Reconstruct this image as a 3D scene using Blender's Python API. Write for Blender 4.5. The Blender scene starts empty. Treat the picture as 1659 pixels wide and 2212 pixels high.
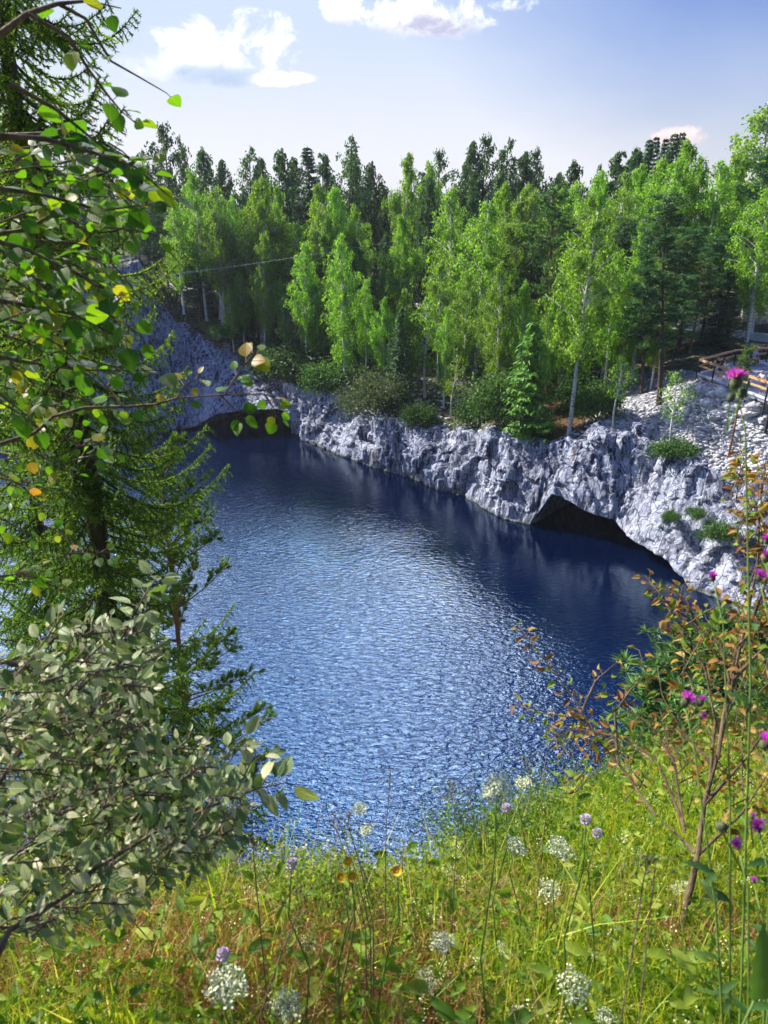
import bpy, math, random
import numpy as np
from mathutils import Vector, Matrix, noise as mn
from mathutils.bvhtree import BVHTree
R = math.radians
random.seed(7)
rng = np.random.default_rng(7)
scene = bpy.context.scene
COL = scene.collection
# ------------------------------------------------------------ camera
PITCH = 23.0; CZ = 25.0
cam_d = bpy.data.cameras.new("camera"); cam = bpy.data.objects.new("camera", cam_d); COL.objects.link(cam)
cam_d.sensor_fit = 'VERTICAL'; cam_d.sensor_height = 36; cam_d.lens = 26.0
cam_d.clip_start = 0.05; cam_d.clip_end = 3000
cam.location = (0, 0, CZ); cam.rotation_euler = (R(90 - PITCH), 0, 0)
cam_d.dof.use_dof = True; cam_d.dof.focus_distance = 40; cam_d.dof.aperture_fstop = 8
scene.camera = cam
# picture coordinates used below: 1659 x 2212
FP = 26.0 / 36.0 * 2212; CP, SP = math.cos(R(PITCH)), math.sin(R(PITCH))
def ray(U, V):
    a = (U - 829.5) / FP; b = (1106 - V) / FP
    return Vector((a, CP + b * SP, -SP + b * CP))
def pt(U, V, y):
    d = ray(U, V); return Vector((0, 0, CZ)) + d * (y / d.y)
def onz(U, V, z):
    d = ray(U, V); return Vector((0, 0, CZ)) + d * ((z - CZ) / d.z)
def proj(p):
    q = Vector(p) - Vector((0, 0, CZ)); dep = q.y * CP - q.z * SP; h = q.y * SP + q.z * CP
    return 829.5 + FP * q.x / dep, 1106 - FP * h / dep
# ------------------------------------------------------------ light
SUN_AZ, SUN_EL = -62.0, 38.0
sv = Vector((math.sin(R(SUN_AZ)) * math.cos(R(SUN_EL)), math.cos(R(SUN_AZ)) * math.cos(R(SUN_EL)), math.sin(R(SUN_EL))))
sd = bpy.data.lights.new("sun", 'SUN'); sd.energy = 4.6; sd.angle = R(0.55); sd.color = (1.0, 0.93, 0.80)
so = bpy.data.objects.new("sun", sd); COL.objects.link(so); so.rotation_euler = sv.to_track_quat('Z', 'Y').to_euler()
so.location = (0, 0, 80)
scene.view_settings.view_transform = 'Standard'; scene.view_settings.look = 'None'
scene.view_settings.exposure = 0.92; scene.view_settings.gamma = 1
world = bpy.data.worlds.new("World"); scene.world = world; world.use_nodes = True
wt = world.node_tree; wt.nodes.clear()
class NT:
    def __init__(s, t): s.t = t
    def n(s, typ, **k):
        nd = s.t.nodes.new(typ)
        for a, b in k.items(): setattr(nd, a, b)
        return nd
    def l(s, a, b): s.t.links.new(a, b)
    def _in(s, sock, v):
        if v is None: return
        if hasattr(v, 'is_linked') or isinstance(v, bpy.types.NodeSocket): s.l(v, sock)
        else: sock.default_value = v
    def math(s, op, a, b=None, c=None, clamp=False):
        nd = s.n('ShaderNodeMath', operation=op); nd.use_clamp = clamp
        s._in(nd.inputs[0], a); s._in(nd.inputs[1], b); s._in(nd.inputs[2], c); return nd.outputs[0]
    def vmath(s, op, a, b=None):
        nd = s.n('ShaderNodeVectorMath', operation=op); s._in(nd.inputs[0], a); s._in(nd.inputs[1], b)
        return nd.outputs['Value'] if op in ('DOT_PRODUCT', 'LENGTH') else nd.outputs[0]
    def mix(s, f, a, b, mode='MIX'):
        nd = s.n('ShaderNodeMix', data_type='RGBA', blend_type=mode)
        s._in(nd.inputs[0], f); s._in(nd.inputs[6], a); s._in(nd.inputs[7], b); return nd.outputs[2]
    def noise(s, vec, scale, detail=4, rough=.55, dist=0, dim='3D'):
        nd = s.n('ShaderNodeTexNoise'); nd.noise_dimensions = dim
        if vec is not None: s.l(vec, nd.inputs['Vector'])
        nd.inputs['Scale'].default_value = scale; nd.inputs['Detail'].default_value = detail
        nd.inputs['Roughness'].default_value = rough; nd.inputs['Distortion'].default_value = dist
        return nd.outputs['Fac']
    def ramp(s, f, stops, interp='LINEAR'):
        nd = s.n('ShaderNodeValToRGB'); s._in(nd.inputs[0], f); cr = nd.color_ramp; cr.interpolation = interp
        while len(cr.elements) > 1: cr.elements.remove(cr.elements[-1])
        cr.elements[0].position = stops[0][0]; cr.elements[0].color = c4(stops[0][1])
        for p, c in stops[1:]:
            e = cr.elements.new(p); e.color = c4(c)
        return nd.outputs[0]
    def mapr(s, v, a, b, c=0., d=1., smooth=True):
        nd = s.n('ShaderNodeMapRange'); nd.interpolation_type = 'SMOOTHSTEP' if smooth else 'LINEAR'
        s._in(nd.inputs[0], v)
        for i, x in enumerate((a, b, c, d)): nd.inputs[i + 1].default_value = x
        return nd.outputs[0]
    def scalev(s, vec, sc):
        nd = s.n('ShaderNodeMapping'); s.l(vec, nd.inputs[0]); nd.inputs['Scale'].default_value = sc; return nd.outputs[0]
def c4(c):
    if isinstance(c, (int, float)): c = (c, c, c)
    return tuple(c) + (1,) if len(c) == 3 else tuple(c)
W = NT(wt)
sky = W.n('ShaderNodeTexSky', sky_type='NISHITA'); sky.sun_disc = False
sky.sun_elevation = R(SUN_EL); sky.sun_rotation = R(SUN_AZ); sky.air_density = 1.1; sky.dust_density = 1.6; sky.ozone_density = 2.5
tc = W.n('ShaderNodeTexCoord'); D = tc.outputs['Generated']
Dn = W.vmath('NORMALIZE', D)
sep = W.n('ShaderNodeSeparateXYZ'); W.l(Dn, sep.inputs[0])
skyc = W.mix(1.0, sky.outputs[0], (0.40, 0.52, 0.94, 1), 'MULTIPLY')
# thin bright cirrus veil, thicker towards the sun, thin to the north-east
sunward = W.vmath('DOT_PRODUCT', Dn, tuple(Vector((-0.80, 0.60, 0.12)).normalized()))
vn = W.noise(W.scalev(Dn, (1.0, 1.3, 2.6)), 1.7, 5, .55, .4)
veil = W.math('ADD', W.mapr(sunward, 0.22, 0.80), W.math('MULTIPLY', W.math('SUBTRACT', vn, 0.5), 0.7))
low = W.mapr(sep.outputs[2], -0.04, 0.26, 0.85, 0.0)
veil = W.math('ADD', veil, low)
veil = W.math('MULTIPLY', W.math('MINIMUM', W.math('MAXIMUM', veil, 0.0), 0.90), W.mapr(sep.outputs[2], .28, .50, 1, .25))
veilc = W.mix(W.mapr(sep.outputs[2], .02, .20), (6.1, 6.1, 6.5, 1), (4.5, 5.2, 6.3, 1))
skyc = W.mix(veil, skyc, veilc)
# bright cloud patches added above the frame, shaped to brighten the lake's reflection
ovn = W.noise(W.scalev(Dn, (2.2, 1.4, 1.4)), 4.2, 6, .62, .7)
def overhead(az, el, wa, we, colr, thr=.5, k=1.0):
    global skyc
    c = Vector((math.sin(R(az)) * math.cos(R(el)), math.cos(R(az)) * math.cos(R(el)), math.sin(R(el)))); rt = c.cross(Vector((0, 0, 1))).normalized(); up = rt.cross(c)
    a = W.math('DIVIDE', W.vmath('DOT_PRODUCT', Dn, tuple(rt)), math.sin(R(wa))); b = W.math('DIVIDE', W.vmath('DOT_PRODUCT', Dn, tuple(up)), math.sin(R(we)))
    r2 = W.math('ADD', W.math('MULTIPLY', a, a), W.math('MULTIPLY', b, b)); front = W.math('GREATER_THAN', W.vmath('DOT_PRODUCT', Dn, tuple(c)), 0.5)
    d = W.math('ADD', W.math('SUBTRACT', 1.0, r2), W.math('MULTIPLY', W.math('SUBTRACT', ovn, .5), 2.6))
    skyc = W.mix(W.math('MULTIPLY', W.math('MULTIPLY', W.mapr(d, 0.15, .85), front), k), skyc, c4(colr))
overhead(-28, 28, 18, 8, (74, 74, 80))
overhead(-8, 33, 5, 8, (70, 90, 116))
overhead(1, 34, 3.5, 10, (58, 72, 96))
overhead(5, 43, 6, 12, (130, 112, 118))
cn = W.noise(W.scalev(Dn, (1, 1, 1.25)), 19, 10, .66, .35)
cn2 = W.noise(W.scalev(Dn, (1, 1, 1.3)), 34, 6, .6, .1)
def cloud(U, V, w, h, bright, shade, bottom=1.6, soft=.35, amp=3.4, shoff=.15):
    global skyc
    c = ray(U, V).normalized(); rt = c.cross(Vector((0, 0, 1))).normalized(); up = rt.cross(c)
    a = W.math('DIVIDE', W.vmath('DOT_PRODUCT', Dn, tuple(rt)), w / FP)
    b = W.math('DIVIDE', W.vmath('DOT_PRODUCT', Dn, tuple(up)), h / FP)
    bneg = W.math('MULTIPLY', W.math('MINIMUM', b, 0.0), bottom); bb = W.math('ADD', W.math('MAXIMUM', b, 0.0), bneg)
    r2 = W.math('ADD', W.math('MULTIPLY', a, a), W.math('MULTIPLY', bb, bb))
    front = W.math('GREATER_THAN', W.vmath('DOT_PRODUCT', Dn, tuple(c)), 0.5)
    dns = W.math('ADD', W.math('SUBTRACT', 1.0, r2), W.math('MULTIPLY', W.math('SUBTRACT', cn, .5), amp))
    m = W.math('MULTIPLY', W.mapr(dns, 0.0, soft), front)
    sh = W.mapr(W.math('ADD', W.math('ADD', W.math('MULTIPLY', b, -1.0), W.math('MULTIPLY', dns, .55)), W.math('MULTIPLY', W.math('SUBTRACT', cn2, .5), 1.6)), shoff, shoff + 1.1)
    colr = W.mix(sh, c4(bright), c4(shade))
    skyc = W.mix(m, skyc, colr)
B1 = (9.0, 9.0, 9.2)
cloud(485, 112, 135, 66, B1, (5.0, 5.8, 7.2), 1.5, 1.1, 5.4, .5)
cloud(370, 150, 110, 30, (7.2, 7.4, 7.8), (6, 6.6, 7.6), 1.5, 1.6, 4.4, .5)
cloud(600, 172, 70, 16, B1, (8, 8, 9), 1.2, .9, 3.0)
cloud(470, 164, 105, 24, (3.3, 4.2, 5.8), (2.9, 3.7, 5.0), 1.1, 1.3, 2.6)
cloud(915, 42, 125, 46, B1, (3.8, 3.9, 5.2), 1.4, .9, 5.0, .0)
cloud(745, 18, 44, 36, B1, (5.5, 5.6, 7), 1.2, .9, 5.0)
cloud(1095, 10, 44, 20, B1, (5.5, 5.6, 7), 1.2, 1.2, 6.0)
cloud(1480, 300, 62, 26, (8.0, 6.0, 5.8), (4.6, 3.9, 5.2), 1.4, .8, 3.6, .1)
bg = W.n('ShaderNodeBackground'); W.l(skyc, bg.inputs[0]); bg.inputs[1].default_value = 0.085
wo = W.n('ShaderNodeOutputWorld'); W.l(bg.outputs[0], wo.inputs[0])
scene.cycles.max_bounces = 6; scene.cycles.diffuse_bounces = 3; scene.cycles.glossy_bounces = 3
scene.cycles.transmission_bounces = 4; scene.cycles.transparent_max_bounces = 6
scene.cycles.sample_clamp_indirect = 4
# ------------------------------------------------------------ materials
MATS = {}
def newmat(name):
    m = bpy.data.materials.new(name); m.use_nodes = True; m.node_tree.nodes.clear(); MATS[name] = m
    t = NT(m.node_tree); o = t.n('ShaderNodeOutputMaterial'); return m, t, o
def bsdf(t, color, rough=.8, normal=None, spec=.3, metal=0):
    b = t.n('ShaderNodeBsdfPrincipled'); t._in(b.inputs['Base Color'], color if not isinstance(color, tuple) else c4(color))
    t._in(b.inputs['Roughness'], rough); b.inputs['Specular IOR Level'].default_value = spec; b.inputs['Metallic'].default_value = metal
    if normal is not None: t.l(normal, b.inputs['Normal'])
    return b
def bump(t, h, strength=.5, dist=.1, normal=None):
    b = t.n('ShaderNodeBump'); b.inputs['Strength'].default_value = strength; b.inputs['Distance'].default_value = dist
    t.l(h, b.inputs['Height'])
    if normal is not None: t.l(normal, b.inputs['Normal'])
    return b.outputs[0]
def leafmat(name, stops, trans=.45, rough=.55, spec=.3, tcol=(1.2, 1.25, .55), under=None, veins=0.):
    m, t, o = newmat(name)
    g = t.n('ShaderNodeNewGeometry'); pos = g.outputs['Position']
    f = t.math('ADD', t.math('MULTIPLY', g.outputs['Random Per Island'], .8), t.math('MULTIPLY', t.noise(pos, .35, 2), .5))
    f = t.math('SUBTRACT', f, .15)
    oi = t.n('ShaderNodeObjectInfo')
    col = t.ramp(f, stops)
    hs = t.n('ShaderNodeHueSaturation'); t.l(col, hs.inputs['Color'])
    t.l(t.mapr(oi.outputs['Random'], 0, 1, .78, 1.22, False), hs.inputs['Value'])
    t.l(t.mapr(oi.outputs['Random'], 0, 1, .492, .512, False), hs.inputs['Hue'])
    col = hs.outputs[0]
    if under: col = t.mix(g.outputs['Backfacing'], col, c4(under))
    nrm_ = None
    if veins:
        at = t.n('ShaderNodeAttribute'); at.attribute_name = 'leaf'; sp_ = t.n('ShaderNodeSeparateXYZ'); t.l(at.outputs['Vector'], sp_.inputs[0])
        ax = t.math('ABSOLUTE', sp_.outputs[0]); fr = t.math('FRACT', t.math('MULTIPLY', t.math('SUBTRACT', sp_.outputs[1], t.math('MULTIPLY', ax, .8)), 8.0))
        sd_ = t.mapr(t.math('ABSOLUTE', t.math('SUBTRACT', fr, .5)), .0, .16, 1, 0); md_ = t.mapr(ax, 0, .035, 1, 0)
        vv = t.math('MAXIMUM', t.math('MULTIPLY', sd_, .55), md_)
        blot = t.mapr(t.noise(pos, 55, 4, .6), .56, .66)
        col = t.mix(t.math('MULTIPLY', blot, .45), col, t.mix(1., col, (.75, .45, .5, 1), 'MULTIPLY'))
        col = t.mix(t.math('MULTIPLY', vv, veins), col, t.mix(1., col, (1.7, 1.5, 1.4, 1), 'MULTIPLY'))
        nrm_ = bump(t, t.math('SUBTRACT', 1.0, vv), .6, .003)
    b = bsdf(t, None, rough, nrm_, spec=spec); t.l(col, b.inputs['Base Color'])
    tr = t.n('ShaderNodeBsdfTranslucent'); t.l(t.mix(1., col, c4(tcol), 'MULTIPLY'), tr.inputs[0])
    mx = t.n('ShaderNodeMixShader'); mx.inputs[0].default_value = trans
    t.l(b.outputs[0], mx.inputs[1]); t.l(tr.outputs[0], mx.inputs[2]); t.l(mx.outputs[0], o.inputs[0]); return m
def plain(name, col, rough=.7, var=.25, scale=8, spec=.3, metal=0, bmp=0, stretch=(1, 1, 1)):
    m, t, o = newmat(name); tcn = t.n('ShaderNodeTexCoord')
    n = t.noise(t.scalev(tcn.outputs['Object'], stretch), scale, 5)
    dark = tuple(c * (1 - var) for c in col); lite = tuple(min(1, c * (1 + var)) for c in col)
    cc = t.ramp(n, [(.3, dark), (.7, lite)])
    b = bsdf(t, None, rough, bump(t, n, bmp, .02) if bmp else None, spec, metal); t.l(cc, b.inputs['Base Color']); t.l(b.outputs[0], o.inputs[0]); return m
# rock: grey-blue marble with pale veins running down the face
def rockmat(name, blue=1.0, bright=1.0):
    m, t, o = newmat(name); g = t.n('ShaderNodeNewGeometry'); P = g.outputs['Position']
    sx = t.scalev(P, (1.0, 1.0, .33))
    big = t.noise(sx, .16, 4, .6, .6)
    wv = t.noise(t.scalev(P, (1.9, 1.9, .18)), 1.0, 7, .66, .9)
    vein = t.mapr(t.math('ABSOLUTE', t.math('SUBTRACT', wv, .5)), .0, .055, 1, 0)
    fine = t.noise(sx, 2.2, 6, .6, .6)
    base = t.ramp(t.math('ADD', t.math('MULTIPLY', wv, .72), t.math('MULTIPLY', fine, .28)),
                  [(.38, (.012, .018, .045)), (.46, (.06, .075, .145)), (.52, (.19, .215, .32)), (.60, (.62, .63, .68))])
    lite = t.mapr(big, .52, .62)
    drk = t.mapr(t.noise(sx, .22, 4, .6, 1.0), .50, .60)
    base = t.mix(t.math('MULTIPLY', lite, .6), base, (.50, .51, .56, 1))
    base = t.mix(t.math('MULTIPLY', drk, .6), base, (.05, .06, .11, 1))
    base = t.mix(t.math('MULTIPLY', vein, .6), base, (.74, .75, .80, 1))
    crack = t.n('ShaderNodeTexVoronoi'); crack.feature = 'DISTANCE_TO_EDGE'; crack.inputs['Scale'].default_value = 1.7
    nz = t.n('ShaderNodeVectorMath', operation='ADD'); t.l(t.scalev(P, (1, 1, .16)), nz.inputs[0])
    nn = t.n('ShaderNodeTexNoise'); t.l(P, nn.inputs['Vector']); nn.inputs['Scale'].default_value = 1.3; nn.inputs['Detail'].default_value = 5
    nm = t.vmath('SCALE', nn.outputs['Color']); nm.node.inputs['Scale'].default_value = .7; t.l(nm, nz.inputs[1])
    t.l(nz.outputs[0], crack.inputs['Vector'])
    ck = t.mapr(crack.outputs['Distance'], 0.0, .075, 0, 1)
    base = t.mix(t.math('MULTIPLY', t.math('SUBTRACT', 1.0, ck), .75), base, (.03, .035, .05, 1))
    stain = t.mapr(t.noise(t.scalev(P, (1, 1, .5)), .45, 5, .6), .60, .72)
    base = t.mix(t.math('MULTIPLY', stain, .35), base, (.20, .13, .08, 1))
    sz = t.n('ShaderNodeSeparateXYZ'); t.l(P, sz.inputs[0])
    wet = t.mapr(t.math('ADD', sz.outputs[2], t.math('MULTIPLY', fine, .35)), .15, .65, 1, 0)
    base = t.mix(t.math('MULTIPLY', wet, .75), base, (.07, .09, .045, 1))
    h = t.math('ADD', t.math('MULTIPLY', fine, .5), t.math('ADD', t.math('MULTIPLY', wv, 1.2), t.math('MULTIPLY', ck, .25)))
    nrm = bump(t, h, .6, .30)
    b = bsdf(t, None, .72, nrm, .35)
    t.l(t.mix(1., base, (bright * .93, bright * .97, bright * 1.07, 1), 'MULTIPLY'), b.inputs['Base Color']); t.l(b.outputs[0], o.inputs[0]); return m
M_ROCK = rockmat('marble_rock')
def groundmat(name, cols, sc=1.0, bs=.6, bd=.15, voro=True):
    m, t, o = newmat(name); g = t.n('ShaderNodeNewGeometry'); P = g.outputs['Position']
    n1 = t.noise(P, .35 * sc, 5, .6, .4); n2 = t.noise(P, 4.5 * sc, 7, .7)
    v = t.n('ShaderNodeTexVoronoi'); t.l(t.scalev(P, (1, 1, 1.4)), v.inputs['Vector']); v.inputs['Scale'].default_value = 3.4 * sc
    f = t.math('ADD', t.math('MULTIPLY', n1, .55), t.math('MULTIPLY', n2, .45))
    col = t.ramp(f, cols)
    if voro:
        sv_ = t.n('ShaderNodeSeparateColor'); t.l(v.outputs['Color'], sv_.inputs[0])
        col = t.mix(.55, col, t.mix(1., col, t.ramp(sv_.outputs[0], [(0, .25), (.5, .8), (1, 1.9)]), 'MULTIPLY'))
        h = t.math('ADD', n2, t.math('MULTIPLY', v.outputs['Distance'], -1.2))
    else: h = n2
    b = bsdf(t, None, .9, bump(t, h, bs, bd), .15); t.l(col, b.inputs['Base Color']); t.l(b.outputs[0], o.inputs[0]); return m
M_SCREE = groundmat('pale_scree', [(.36, (.20, .20, .25)), (.5, (.42, .42, .48)), (.62, (.66, .66, .70))], 1.0, 1.0, .3)
M_FLOOR = groundmat('forest_floor', [(.36, (.05, .07, .03)), (.48, (.09, .11, .05)), (.55, (.16, .13, .10)), (.64, (.34, .33, .35))], .8, .9, .25)
M_MOSS = groundmat('brown_heath', [(.36, (.03, .035, .012)), (.5, (.10, .06, .025)), (.62, (.17, .10, .05))], 1.0, .9, .2, False)
M_ROAD = groundmat('road_gravel', [(.36, (.38, .37, .36)), (.6, (.60, .59, .58))], 2.0, .3, .03, False)
M_BANK = groundmat('bank_soil', [(.36, (.03, .045, .015)), (.5, (.07, .09, .03)), (.62, (.16, .15, .10))], 1.5, .8, .15)
M_SOIL = groundmat('meadow_soil', [(.36, (.05, .06, .02)), (.5, (.10, .10, .035)), (.62, (.18, .14, .07))], 14, .8, .03, False)
# bark
def barkmat(name, a, b_, marks=None, sc=6, stretch=(1, 1, .25)):
    m, t, o = newmat(name); tcn = t.n('ShaderNodeTexCoord'); P = tcn.outputs['Object']
    n = t.noise(t.scalev(P, stretch), sc, 6, .65)
    col = t.ramp(n, [(.35, a), (.65, b_)])
    if marks:
        mk = t.mapr(t.noise(t.scalev(P, (1, 1, 5)), 2.2, 4, .6), .57, .62)
        col = t.mix(t.math('MULTIPLY', mk, .9), col, c4(marks))
    b = bsdf(t, None, .85, bump(t, n, .6, .03), .2); t.l(col, b.inputs['Base Color']); t.l(b.outputs[0], o.inputs[0]); return m
M_BIRCHBARK = barkmat('birch_bark', (.55, .53, .50), (.80, .78, .74), (.06, .05, .05))
M_DARKBARK = barkmat('spruce_bark', (.05, .038, .032), (.13, .10, .085))
M_PINEBARK = barkmat('pine_bark', (.14, .07, .045), (.36, .17, .08))
M_TWIG = barkmat('twig_bark', (.10, .075, .055), (.24, .18, .13), None, 40)
M_TWIGR = barkmat('dry_twig_bark', (.07, .05, .035), (.22, .16, .10), None, 40)
# foliage
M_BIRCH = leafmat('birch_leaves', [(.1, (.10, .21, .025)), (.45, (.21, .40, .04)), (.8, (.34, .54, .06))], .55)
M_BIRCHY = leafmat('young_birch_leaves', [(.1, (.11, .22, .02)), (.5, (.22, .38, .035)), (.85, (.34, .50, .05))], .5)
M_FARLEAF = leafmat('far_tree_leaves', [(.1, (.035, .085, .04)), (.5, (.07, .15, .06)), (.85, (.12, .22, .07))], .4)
M_SPRUCE = leafmat('spruce_needles', [(.1, (.03, .09, .04)), (.5, (.06, .16, .06)), (.85, (.12, .25, .07))], .25, .6)
M_PINE = leafmat('pine_needles', [(.1, (.035, .10, .035)), (.5, (.09, .20, .055)), (.85, (.18, .32, .07))], .3, .6)
M_BUSH = leafmat('bush_leaves', [(.1, (.03, .085, .02)), (.5, (.07, .16, .035)), (.85, (.14, .25, .06))], .4)
M_FSPR = leafmat('near_spruce_needles', [(.1, (.06, .14, .03)), (.45, (.15, .28, .05)), (.8, (.32, .46, .07)), (1, (.46, .56, .10))], .5, .5)
M_FPINE = leafmat('near_pine_needles', [(.1, (.07, .16, .03)), (.5, (.17, .32, .05)), (.85, (.32, .46, .08))], .3, .5)
M_ALDER = leafmat('alder_leaves', [(.05, (.035, .11, .012)), (.4, (.07, .20, .015)), (.72, (.14, .30, .02)), (.86, (.32, .34, .03)), (.97, (.34, .13, .03))], .55, .38, .5, (1.5, 1.7, .5), None, .6)
M_ALDERB = leafmat('autumn_branch_leaves', [(.1, (.06, .18, .015)), (.5, (.13, .27, .025)), (.68, (.34, .30, .04)), (.9, (.40, .17, .04))], .5, .4, .5, (1.2, 1.25, .55), None, .6)
M_WILLOW = leafmat('willow_leaves', [(.05, (.06, .11, .03)), (.35, (.15, .24, .07)), (.62, (.30, .38, .15)), (.9, (.56, .55, .34)), (1, (.36, .42, .06))], .3, .45, .5, (1, 1.2, .45), (.26, .31, .18), .5)
M_DRY = leafmat('withered_leaves', [(.05, (.14, .07, .022)), (.22, (.32, .15, .05)), (.36, (.50, .28, .09)), (.48, (.54, .40, .14)), (.58, (.38, .36, .07)), (.72, (.22, .34, .04)), (1, (.13, .27, .03))], .4, .5, .3, (1.2, 1.25, .55), None, .4)
M_GRASS = leafmat('meadow_grass', [(.1, (.08, .18, .015)), (.35, (.20, .36, .02)), (.6, (.42, .52, .03)), (.8, (.62, .62, .07)), (.95, (.68, .52, .16))], .45, .5, .4)
M_STRAW = leafmat('straw', [(.1, (.26, .10, .035)), (.45, (.42, .22, .08)), (.9, (.64, .46, .20))], .3, .6)
M_HERB = leafmat('herb_leaves', [(.1, (.07, .18, .02)), (.5, (.18, .34, .03)), (.9, (.42, .52, .06))], .5)
M_STEM = plain('green_stem', (.14, .24, .05), .6, .3, 20)
M_UMBEL = plain('umbel_petals', (.66, .70, .48), .8, .15, 60)
M_PURPLE = leafmat('thistle_petals', [(.1, (.38, .03, .48)), (.5, (.55, .06, .68)), (.9, (.72, .20, .80))], .3)
M_BUD = plain('thistle_bud', (.10, .12, .06), .8, .5, 90)
M_YEL = plain('yellow_petals', (.95, .50, .02), .6, .2, 50)
M_PINK = plain('pink_petals', (.85, .72, .88), .7, .2, 60)
M_WOOD = plain('rail_wood', (.55, .33, .16), .7, .25, 6, stretch=(1, 1, 6))
M_WOODG = plain('grey_wood', (.30, .28, .27), .8, .25, 6)
M_POST = plain('dark_post', (.035, .04, .055), .5, .2, 4)
M_DECK = plain('deck_boards', (.26, .29, .36), .8, .2, 3)
M_EDGE = plain('edge_beam', (.55, .58, .66), .8, .15, 3)
M_CABLE = plain('cable_steel', (.30, .33, .34), .4, .1, 3, metal=.5)
M_STONE = plain('loose_marble', (.50, .51, .56), .85, .45, 2.5, bmp=.4)
# water
m, t, o = newmat('lake_water'); M_WATER = m
g = t.n('ShaderNodeNewGeometry'); P = g.outputs['Position']
rot = t.n('ShaderNodeMapping'); t.l(P, rot.inputs[0]); rot.inputs['Rotation'].default_value = (0, 0, R(24)); rot.inputs['Scale'].default_value = (.75, 1.5, 1)
w1 = t.noise(rot.outputs[0], 2.6, 3, .5, .7); w2 = t.noise(rot.outputs[0], 7, 3, .5, .3); w3 = t.noise(P, .12, 2)
calm = t.mapr(t.noise(P, .045, 2, .5, .3), .36, .56, .35, 1)
sxy = t.n('ShaderNodeSeparateXYZ'); t.l(P, sxy.inputs[0])
# wind reaches the middle of the lake, the lee under the far cliff stays smooth
lee = t.mapr(t.math('ADD', sxy.outputs[1], t.math('MULTIPLY', sxy.outputs[0], 1.1)), 44, 66, 1.0, .22)
h = t.math('ADD', t.math('MULTIPLY', w1, 1.0), t.math('MULTIPLY', w2, .28))
h = t.math('MULTIPLY', h, t.math('MULTIPLY', calm, lee))
nrm = bump(t, h, 1.0, .085)
b = bsdf(t, (.004, .030, .13), .045, nrm, .5); b.inputs['IOR'].default_value = 1.86; b.inputs['Specular Tint'].default_value = (.36, .70, 1.0, 1)
blue_mix = t.mapr(t.math('ADD', t.math('MULTIPLY', t.vmath('DOT_PRODUCT', P, (.6, .8, 0)), 1.0), t.math('MULTIPLY', t.noise(P, .2, 3), 12)), 28, 56, 1, 0)  # base colour bluer towards the near left, darker towards the far right
t.l(t.mix(blue_mix, (.0002, .0035, .022, 1), (.0005, .011, .062, 1)), b.inputs['Base Color'])
t.l(b.outputs[0], o.inputs[0])
# ------------------------------------------------------------ object helpers
def tag(o, label=None, cat=None, group=None, kind=None):
    if label: o['label'] = label
    if cat: o['category'] = cat
    if group: o['group'] = group
    if kind: o['kind'] = kind
    return o
def npmesh(name, V, F, mats, smooth=False):
    V = np.asarray(V, dtype=np.float32).reshape(-1, 3)
    me = bpy.data.meshes.new(name)
    if isinstance(F, np.ndarray):
        n, k = F.shape
        me.vertices.add(len(V)); me.vertices.foreach_set('co', V.ravel())
        me.loops.add(n * k); me.loops.foreach_set('vertex_index', F.astype(np.int32).ravel())
        me.polygons.add(n); me.polygons.foreach_set('loop_start', np.arange(0, n * k, k, dtype=np.int32))
        me.polygons.foreach_set('loop_total', np.full(n, k, dtype=np.int32))
        me.update(calc_edges=True)
    else:
        me.from_pydata([tuple(map(float, v)) for v in V], [], [tuple(int(i) for i in f) for f in F]); me.update()
    for m_ in (mats if isinstance(mats, (list, tuple)) else [mats]): me.materials.append(m_)
    if smooth: me.polygons.foreach_set('use_smooth', np.ones(len(me.polygons), dtype=bool))
    return me
def obj(name, me, parent=None, loc=(0, 0, 0), rot=(0, 0, 0), scale=(1, 1, 1)):
    o_ = bpy.data.objects.new(name, me); COL.objects.link(o_); o_.parent = parent
    o_.location = loc; o_.rotation_euler = rot; o_.scale = scale; return o_
def empty(name, loc=(0, 0, 0), rz=0):
    o_ = bpy.data.objects.new(name, None); COL.objects.link(o_); o_.location = loc; o_.rotation_euler = (0, 0, rz); o_.empty_display_size = .3
    return o_
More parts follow.
